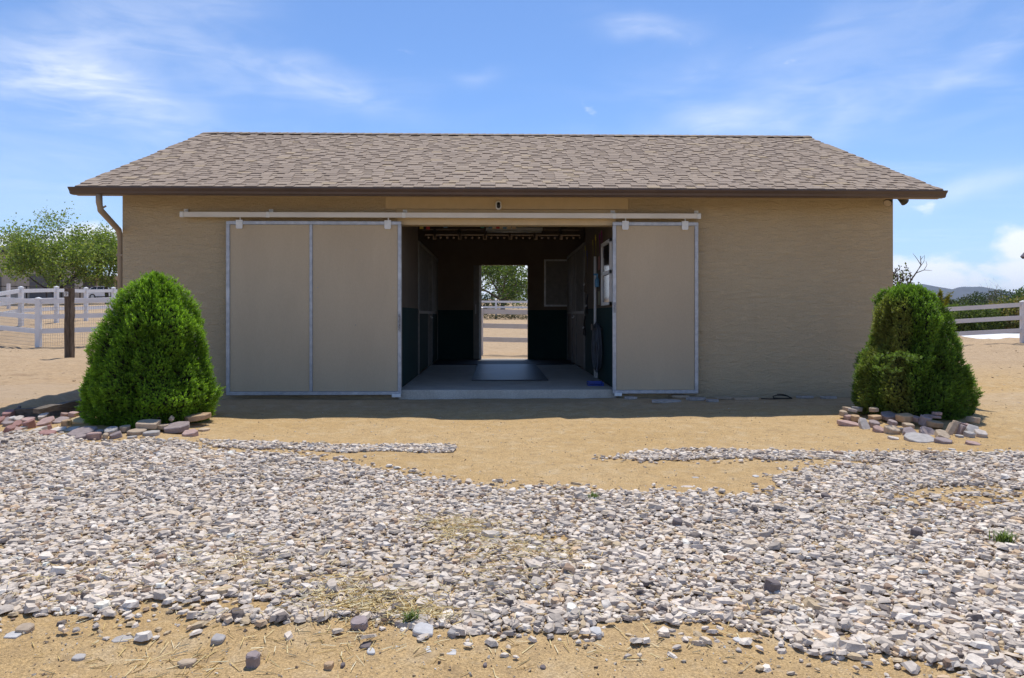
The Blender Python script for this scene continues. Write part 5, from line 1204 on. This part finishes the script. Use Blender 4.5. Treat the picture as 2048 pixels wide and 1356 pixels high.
def shrub(name, label, base, rx, ry, h, seed, tones, leaf, n, cat='shrub', stems=5, low=0.0, group=None):
    r = np.random.default_rng(seed); e = empty(name, base); tag(e, label, cat, group); B = np.array(base, float)
    d = r.normal(size=(n, 3)); d /= np.linalg.norm(d, axis=1, keepdims=True)
    lump = 1 + 0.28 * vnoise(d[:, 0] * 2.4 + seed, d[:, 1] * 2.4, d[:, 2] * 2.4, seed=seed) + 0.14 * vnoise(d[:, 0] * 6 + seed, d[:, 1] * 6, d[:, 2] * 6, seed=seed)
    rad = r.random(n) ** 0.28 * lump
    pts = B + d * rad[:, None] * np.array([rx, ry, h / 2]) + np.array([0, 0, h / 2 + low]); pts = pts[pts[:, 2] > B[2] + 0.02]
    V, T, C = leaf_cloud(pts, leaf, tones, r)
    rel(link('crown', arr_mesh('crown', V, T, C), MAT['leaf']), e)
    m = MB()
    for k in range(stems):
        a = r.uniform(0, 6.28); q = r.uniform(0.1, 0.6)
        m.tube([tuple(B + np.array([0, 0, -.05])), tuple(B + np.array([math.cos(a) * rx * q * .5, math.sin(a) * ry * q * .5, h * .4 + low])), tuple(B + np.array([math.cos(a) * rx * q, math.sin(a) * ry * q, h * .8 + low]))], [0.05 * h / 2, 0.03 * h / 2, 0.01], 5)
    rel(m.build('trunk', MAT['bark']), e)
    return e
ASH = [(0.19, 0.265, 0.045), (0.245, 0.32, 0.06), (0.14, 0.21, 0.04), (0.28, 0.32, 0.085)]
DK = [(0.05, 0.075, 0.028), (0.068, 0.095, 0.036), (0.04, 0.06, 0.024)]
def onground(px, Y): x = X_(px, Y); return (x, Y, gz(x, Y))
tree('ash_tree', 'broad light green tree left of the barn, nearest the far building', onground(110, 62), 7.4, 3.3, 5, ASH, 0.20, 30, limbs=11, trunk=0.17, fork=0.13, cloud=0.44, up=0.22)
tree('ash_tree', 'smaller light green tree partly hidden by the barn corner', onground(214, 66), 7.0, 3.4, 9, ASH, 0.20, 26, limbs=9, trunk=0.16, fork=0.24, cloud=0.44, up=0.5)
tree('shade_tree', 'leafy green tree framed by the open back door', onground(1006, 62), 6.8, 4.6, 15, [(0.10, 0.155, 0.03), (0.15, 0.20, 0.045), (0.06, 0.10, 0.022)], 0.22, 24, limbs=7, trunk=0.2, fork=0.16, cloud=0.45, up=0.32)
tree('shade_tree', 'pale green tree behind the one in the back doorway', onground(940, 75), 6.5, 4.2, 18, ASH, 0.2, 9, limbs=6, trunk=0.16, fork=0.18, cloud=0.5, up=0.35)
shrub('evergreen_shrub', 'grey green bushes low behind the tree at right of the back doorway', onground(1062, 80), 3.2, 2.0, 3.6, 19, [(0.12, 0.15, 0.06), (0.16, 0.18, 0.08)], 0.2, 2600)
shrub('evergreen_shrub', 'dark low bush at the left of the back doorway view', onground(968, 72), 2.2, 1.5, 1.6, 20, DK, 0.18, 1600)
for i, (px, n) in enumerate(((975, 420), (1008, 500), (1040, 520))):
    shrub('weed_clump', ['dark weeds under the distant fence, left clump', 'dark weeds under the distant fence, middle clump', 'dark weeds under the distant fence, right clump'][i], onground(px, 47.2), 0.85, 0.35, 0.34, 60 + i, [(0.06, 0.06, 0.035), (0.09, 0.085, 0.05)], 0.08, n, 'weed', 2, group='weeds under the distant fence')
# right-hand background
RED = [(0.15, 0.18, 0.045), (0.23, 0.18, 0.06), (0.10, 0.13, 0.035), (0.28, 0.24, 0.085)]
for i, (px, Y, rx, h) in enumerate(((1925, 30, 1.1, 1.5), (1962, 29.5, 1.0, 1.55), (1996, 30, 1.0, 1.7), (2032, 29.5, 1.1, 1.85), (2070, 30, 1.1, 1.9), (1890, 31, 1.0, 1.5))):
    shrub('hedge_shrub', ['green shrub of the hedge behind the right fence, ' + w for w in ('second from its left end', 'third from its left end', 'fourth from its left end', 'fifth from its left end', 'at its right end', 'at its left end behind the bush')][i], onground(px, Y), rx, 0.8, h, 70 + i, RED if i in (2, 3, 4) else [(0.12, 0.175, 0.035), (0.17, 0.22, 0.05), (0.085, 0.125, 0.028)], 0.09, 4200, group='hedge behind the right fence')
for px, Y, rx, h, s, lab, tn in ((1958, 92, 3.0, 3.9, 80, 'round dark evergreen left of the bare tree beyond the right fence', DK), (2014, 88, 3.3, 4.0, 81, 'large round dark evergreen right of the bare tree beyond the right fence', DK), (1918, 100, 3.4, 3.2, 82, 'mid green soft tree beyond the left end of the right fence', [(0.09, 0.13, 0.035), (0.12, 0.16, 0.05)]), (1892, 85, 1.2, 3.0, 83, 'narrow dark shrub beside the right bush top', DK), (2058, 84, 2.2, 4.4, 84, 'green tree at the right edge of the picture', [(0.07, 0.12, 0.03), (0.10, 0.15, 0.04)])):
    shrub('evergreen_tree', lab, onground(px, Y), rx, rx * .8, h, s, tn, 0.22, 4200, 'tree', 3)
for px, Y, h, s, lab, mt in ((1991, 60, 3.6, 31, 'bare grey tree beyond the right fence', 'bark_grey'),):
    tree('bare_tree', lab, onground(px, Y), h, h * 0.42, s, [], 0, 0, limbs=4, levels=3, trunk=0.028 * h / 2, fork=0.25, up=1.0, bark=mt, sides=5)
def bare_branches():
    Yb = 19.0; b = onground(1806, Yb); e = empty('bare_tree', b); tag(e, 'bare dark branches rising behind the right bush', 'tree')
    m = MB()
    for r0, pts in ((0.034, ((1806, 690), (1810, 600), (1814, 578), (1822, 560), (1832, 546), (1842, 530), (1841, 512))), (0.012, ((1822, 560), (1819, 548), (1820, 541))), (0.014, ((1832, 546), (1848, 540), (1864, 541))), (0.012, ((1842, 530), (1835, 519), (1826, 507))),
                    (0.010, ((1838, 537), (1848, 523), (1849, 510))), (0.009, ((1848, 540), (1854, 530), (1852, 522))), (0.009, ((1841, 520), (1847, 512))), (0.009, ((1814, 578), (1806, 566), (1808, 556)))):
        q = [P(x, y, Yb + 0.15 * math.sin(i * 2.3 + x)) for i, (x, y) in enumerate(pts)]
        m.tube(q, [max(0.004, r0 * (1 - 0.75 * i / (len(q) - 1))) for i in range(len(q))], 6)
    rel(m.build('branches', MAT['twig_dark'], smooth=True), e)
bare_branches()
shrub('plum_shrub', 'purple leaved shrub showing between the barn corner and the right bush', (X_(1796, 18), 18, gz(X_(1796, 18), 18)), 0.42, 0.4, 1.0, 35, [(0.07, 0.035, 0.045), (0.05, 0.03, 0.04), (0.13, 0.15, 0.04)], 0.065, 900, low=1.35)

# ------------------------------------------------------------------ far buildings, car, pipe fence
def house():
    Yc = 92.0; e = empty('outbuilding', onground(60, Yc)); tag(e, 'tan board-sided outbuilding with dark gable roof behind the left trees', 'building')
    zb = 3.05; W, D, he, hp = 12.6, 16.0, 3.6, 6.2
    o = P(166, 600, 88.0); ox, oy = o.x, o.y                      # right front corner
    U = Vector((-0.6, -0.8, 0)); Vv = Vector((-0.8, 0.6, 0))      # u runs left along the gable front, v runs back
    def L(u, v, z): q = Vector((ox, oy, zb + z)) + U * u + Vv * v; return tuple(q)
    def quadbox(u0, u1, v0, v1, z0, z1):
        return MB().add([L(u, v, z) for u in (u0, u1) for v in (v0, v1) for z in (z0, z1)], [(0, 1, 3, 2), (4, 6, 7, 5), (0, 4, 5, 1), (2, 3, 7, 6), (0, 2, 6, 4), (1, 5, 7, 3)])
    m = MB(); m.add([L(0, 0, -1), L(W, 0, -1), L(W, 0, he), L(W / 2, 0, hp), L(0, 0, he), L(0, D, -1), L(W, D, -1), L(W, D, he), L(W / 2, D, hp), L(0, D, he)], [(0, 1, 2, 3, 4), (9, 8, 7, 6, 5), (0, 5, 6, 1), (1, 6, 7, 2), (0, 4, 9, 5), (2, 7, 8, 3), (3, 8, 9, 4)])
    rel(m.build('wall', MAT['siding_tan']), e)
    for k in range(1, 21):
        u = W * k / 21; top = he + (hp - he) * (1 - abs(u - W / 2) / (W / 2)) - 0.2
        rel(quadbox(u - 0.03, u + 0.03, -0.03, 0.0, 0, top).build('batten', MAT['siding_tan']), e)
    for s in (0, 1):
        a, b = (0 - 0.5, W / 2) if s == 0 else (W + 0.5, W / 2); za, zb2 = he - 0.5 * (hp - he) / (W / 2), hp
        m = MB(); m.add([L(a, -0.5, za + .05), L(b, -0.5, zb2 + .05), L(b, D + .5, zb2 + .05), L(a, D + .5, za + .05), L(a, -0.5, za + .27), L(b, -0.5, zb2 + .27), L(b, D + .5, zb2 + .27), L(a, D + .5, za + .27)], [(0, 1, 2, 3), (4, 7, 6, 5), (0, 4, 5, 1), (1, 5, 6, 2), (2, 6, 7, 3), (3, 7, 4, 0)])
        ro = rel(m.build('roof', MAT['roof_slate']), e)
        m = MB(); m.add([L(a, -0.53, za - .05), L(b, -0.53, zb2 - .05), L(b, -0.53, zb2 + .30), L(a, -0.53, za + .30), L(a, -0.505, za - .05), L(b, -0.505, zb2 - .05), L(b, -0.505, zb2 + .30), L(a, -0.505, za + .30)], [(0, 3, 2, 1), (4, 5, 6, 7), (0, 1, 5, 4), (2, 3, 7, 6), (0, 4, 7, 3), (1, 2, 6, 5)])
        rel(m.build('barge_board', MAT['roof_edge']), ro)
    for u0, u1, mt in ((8.6, 12.2, 'garage_grey'), (2.3, 5.8, 'garage_grey'), (1.0, 2.1, 'door_brown')):
        d = rel(quadbox(u0, u1, -0.06, -0.031, 0, 2.9 if mt == 'garage_grey' else 2.4).build('door', MAT[mt]), e)
    for u in (0.5, 7.2): rel(quadbox(u - 0.12, u + 0.12, -0.2, -0.031, 2.1, 2.4).build('wall_lamp', MAT['door_brown']), e)
    # low wing to the right
    w2 = empty('outbuilding', L(-4, 2, 0)); tag(w2, 'low porch-fronted building between the left tree and the barn corner', 'building')
    rel(quadbox(-9.0, -0.6, 3.5, 9, -1, 2.7).build('wall', MAT['garage_grey']), w2)
    rel(quadbox(-9.4, -0.3, 1.4, 9.2, 2.7, 3.2).build('roof', MAT['fascia_tan']), w2)
    for u in (-2.4, -4.6, -6.8): rel(quadbox(u - 0.1, u + 0.1, 1.6, 1.8, -1, 2.7).build('porch_post', MAT['fascia_tan']), w2)
    # rusty windmill ornament on the gable
    s = empty('windmill_ornament', L(10.2, -0.1, 3)); tag(s, 'small rusty metal windmill ornament over the left garage door', 'ornament')
    m = MB(); A = [L(9.8, -0.1, 2.95), L(10.7, -0.1, 2.95), L(10.25, -0.1, 4.5)]
    m.tube([A[0], A[2]], 0.06, 5); m.tube([A[1], A[2]], 0.06, 5); m.tube([L(9.95, -0.1, 3.5), L(10.55, -0.1, 3.5)], 0.05, 5); m.tube([L(9.95, -0.1, 3.5), L(10.4, -0.1, 4.1)], 0.04, 5)
    rel(m.build('tower', MAT['rust']), s)
    m = MB()
    for k in range(10):
        q = 2 * math.pi * k / 10; m.bar(L(10.25 + .1 * math.cos(q), -0.16, 4.5 + .1 * math.sin(q)), L(10.25 + .42 * math.cos(q), -0.16, 4.5 + .42 * math.sin(q)), 0.03, 0.13)
    rel(m.build('wheel', MAT['rust']), s)
    rel(MB().add([L(9.9, -0.12, 4.4), L(9.4, -0.12, 4.25), L(9.4, -0.12, 4.75), L(9.9, -0.12, 4.6), L(9.9, -0.15, 4.4), L(9.4, -0.15, 4.25), L(9.4, -0.15, 4.75), L(9.9, -0.15, 4.6)], [(0, 1, 2, 3), (7, 6, 5, 4), (0, 4, 5, 1), (1, 5, 6, 2), (2, 6, 7, 3), (3, 7, 4, 0)]).build('tail_vane', MAT['rust']), s)
house()

def car():
    Y = 86.0; g = P(206, 598.5, Y); s = 1.0; e = empty('parked_car', tuple(g)); tag(e, 'white family car parked behind the left fences', 'car')
    L, W = 4.25, 1.8; x0 = g.x - L / 2; y0 = g.y; z = g.z
    body = [(0.05, .35), (0.0, .62), (0.08, .90), (0.35, .98), (0.62, 1.0), (3.05, .98), (3.55, .92), (4.05, .82), (4.22, .62), (4.22, .38), (4.05, .30), (3.72, .30), (3.66, .52), (3.46, .66), (3.22, .66), (3.03, .52), (2.97, .28), (1.22, .28), (1.16, .52), (0.97, .66), (0.73, .66), (0.53, .52), (0.47, .30), (0.2, .30)]
    cab = [(0.20, .96), (0.52, 1.36), (0.80, 1.52), (1.3, 1.60), (2.1, 1.58), (2.55, 1.48), (3.12, .97)]
    def ext(poly, ya, yb, mat, name, par, taper=0.0):
        n = len(poly); m = MB(); m.add([(x0 + p[0], ya + taper * max(0, p[1] - .95), z + p[1]) for p in poly] + [(x0 + p[0], yb - taper * max(0, p[1] - .95), z + p[1]) for p in poly], [tuple(range(n)), tuple(range(2 * n - 1, n - 1, -1))] + [(i, i + n, (i + 1) % n + n, (i + 1) % n) for i in range(n)])
        return rel(m.build(name, MAT[mat]), par)
    ext(body, y0, y0 + W, 'car_paint', 'body', e); cb_ = ext(cab, y0 + 0.06, y0 + W - 0.06, 'car_paint', 'cabin', e, 0.25)
    for poly, nm in (([(0.42, 1.03), (0.66, 1.36), (0.88, 1.45), (1.28, 1.49), (1.28, 1.03)], 'window'), ([(1.36, 1.03), (1.36, 1.495), (2.08, 1.47), (2.08, 1.03)], 'window'), ([(2.16, 1.03), (2.16, 1.455), (2.46, 1.38), (2.86, 1.03)], 'window')):
        m = MB(); n = len(poly); m.add([(x0 + p[0], y0 + 0.05 + .25 * (p[1] - .95), z + p[1]) for p in poly] + [(x0 + p[0], y0 + 0.075 + .25 * (p[1] - .95), z + p[1]) for p in poly], [tuple(range(n)), tuple(range(2 * n - 1, n - 1, -1))] + [(i, i + n, (i + 1) % n + n, (i + 1) % n) for i in range(n)])
        rel(m.build(nm, MAT['glass_dark']), cb_)
    m = MB(); a, b = (2.56, 1.47), (3.10, 1.0); m.add([(x0 + a[0] + .02, y0 + .25, z + a[1]), (x0 + b[0] + .02, y0 + .14, z + b[1]), (x0 + b[0] + .02, y0 + W - .14, z + b[1]), (x0 + a[0] + .02, y0 + W - .25, z + a[1]), (x0 + a[0] + .04, y0 + .25, z + a[1]), (x0 + b[0] + .04, y0 + .14, z + b[1]), (x0 + b[0] + .04, y0 + W - .14, z + b[1]), (x0 + a[0] + .04, y0 + W - .25, z + a[1])], [(0, 1, 2, 3), (7, 6, 5, 4), (0, 4, 5, 1), (1, 5, 6, 2), (2, 6, 7, 3), (3, 7, 4, 0)]); rel(m.build('windscreen', MAT['glass_dark']), cb_)
    for wx in (0.85, 3.34):
        for wy in (y0 + 0.02, y0 + W - 0.24):
            t = rel(MB().tube([(x0 + wx, wy, z + .33), (x0 + wx, wy + .22, z + .33)], 0.33, 18).build('wheel', MAT['car_trim']), e)
            rel(MB().tube([(x0 + wx, wy - .012, z + .33), (x0 + wx, wy + .01, z + .33)], 0.21, 14).build('rim', MAT['alloy']), t)
    rel(MB().box(x0 + 1.2, x0 + 3.0, y0 - .01, y0 + .05, z + .27, z + .36).build('sill', MAT['car_trim']), e)
    rel(MB().box(x0 + 4.0, x0 + 4.2, y0 - .008, y0 + .3, z + .68, z + .80).build('headlight', MAT['alloy']), e)
    rel(MB().box(x0 - .006, x0 + .16, y0 - .008, y0 + .25, z + .72, z + .88).build('tail_light', MAT['rust']), e)
car()

def pipe_fence():
    pts = [at(-90, 58), at(-10, 60), at(53, 62.5), at(93, 65), at(123, 67.5), at(160, 69.5), at(222, 72), at(280, 74)]
    e = empty('pipe_fence', (*pts[2], gz(*pts[2]))); tag(e, 'thin dark brown pipe fence in front of the far building', 'fence')
    for x, y in pts: rel(MB().tube([(x, y, gz(x, y) - .1), (x, y, gz(x, y) + 1.55)], 0.06, 8).build('post', MAT['pipe_brown']), e)
    for a, b in zip(pts, pts[1:]):
        for h in (1.55, 1.0, 0.45): rel(MB().tube([(*a, gz(*a) + h), (*b, gz(*b) + h)], 0.035, 6).build('rail', MAT['pipe_brown']), e)
    p = at(17, 50); z = gz(*p)
    o = MB().box(p[0] - .09, p[0] + .09, p[1] - .09, p[1] + .09, z - .1, z + 1.75).build('gate_post', MAT['vinyl_taupe'], bevel=0.01); tag(o, 'single pale post standing in front of the far garage door', 'post')
pipe_fence()

def low_wall():
    a, b = X_(1915, 26.0), X_(2300, 26.0); z0, z1 = Z_(1990, 683, 24.9), Z_(1990, 667, 27.6)
    o = MB().prism([(24.9, -0.3), (27.6, -0.3), (27.6, z1), (24.9, z0)], 'x', a, b).build('concrete_ramp', MAT['wall_white'], bevel=0.01); tag(o, 'white sloping concrete ramp behind the right fence', 'ramp')
    # corner of a neighbouring roof just inside the right edge
    p = P(2040, 513, 46.0); x0, z0 = p.x, p.z
    e = empty('neighbour_house', (x0 + 5, 47, gz(x0 + 5, 47))); tag(e, 'neighbouring house of which only a roof corner shows at the right edge', 'house')
    m = MB(); m.add([(x0, 46, z0), (x0 + 9, 45.4, z0), (x0 + 9, 50, z0 + 1.6), (x0 + 3.2, 49, z0 + 1.2), (x0 + .15, 46, z0 - .16), (x0 + 9, 45.4, z0 - .16), (x0 + 9, 50, z0 + 1.45), (x0 + 3.3, 49, z0 + 1.05)], [(0, 1, 2, 3), (7, 6, 5, 4), (0, 4, 5, 1), (1, 5, 6, 2), (2, 6, 7, 3), (3, 7, 4, 0)])
    rel(m.build('roof', MAT['gutter_brown']), e)
    rel(MB().box(x0 + 3.4, x0 + 8.4, 46.6, 49, -0.3, z0 - 0.1).build('wall', MAT['stucco']), e)
low_wall()

# ------------------------------------------------------------------ the air between here and the hills
def haze():
    m = bpy.data.materials.new('haze'); m.use_nodes = True; t = NT(m.node_tree); t.n.clear()
    out = t.new('ShaderNodeOutputMaterial'); v = t.new('ShaderNodeVolumePrincipled'); v.inputs['Color'].default_value = (0.62, 0.76, 1.0, 1); v.inputs['Density'].default_value = HAZE
    t.l.new(v.outputs[0], out.inputs['Volume'])
    tag(MB().box(-7200, 7200, -7200, 7200, -8, 260).build('haze', m), 'thin blue haze over the distant hills', 'haze', kind='stuff')
HAZE = 0.0001
if HAZE: haze()
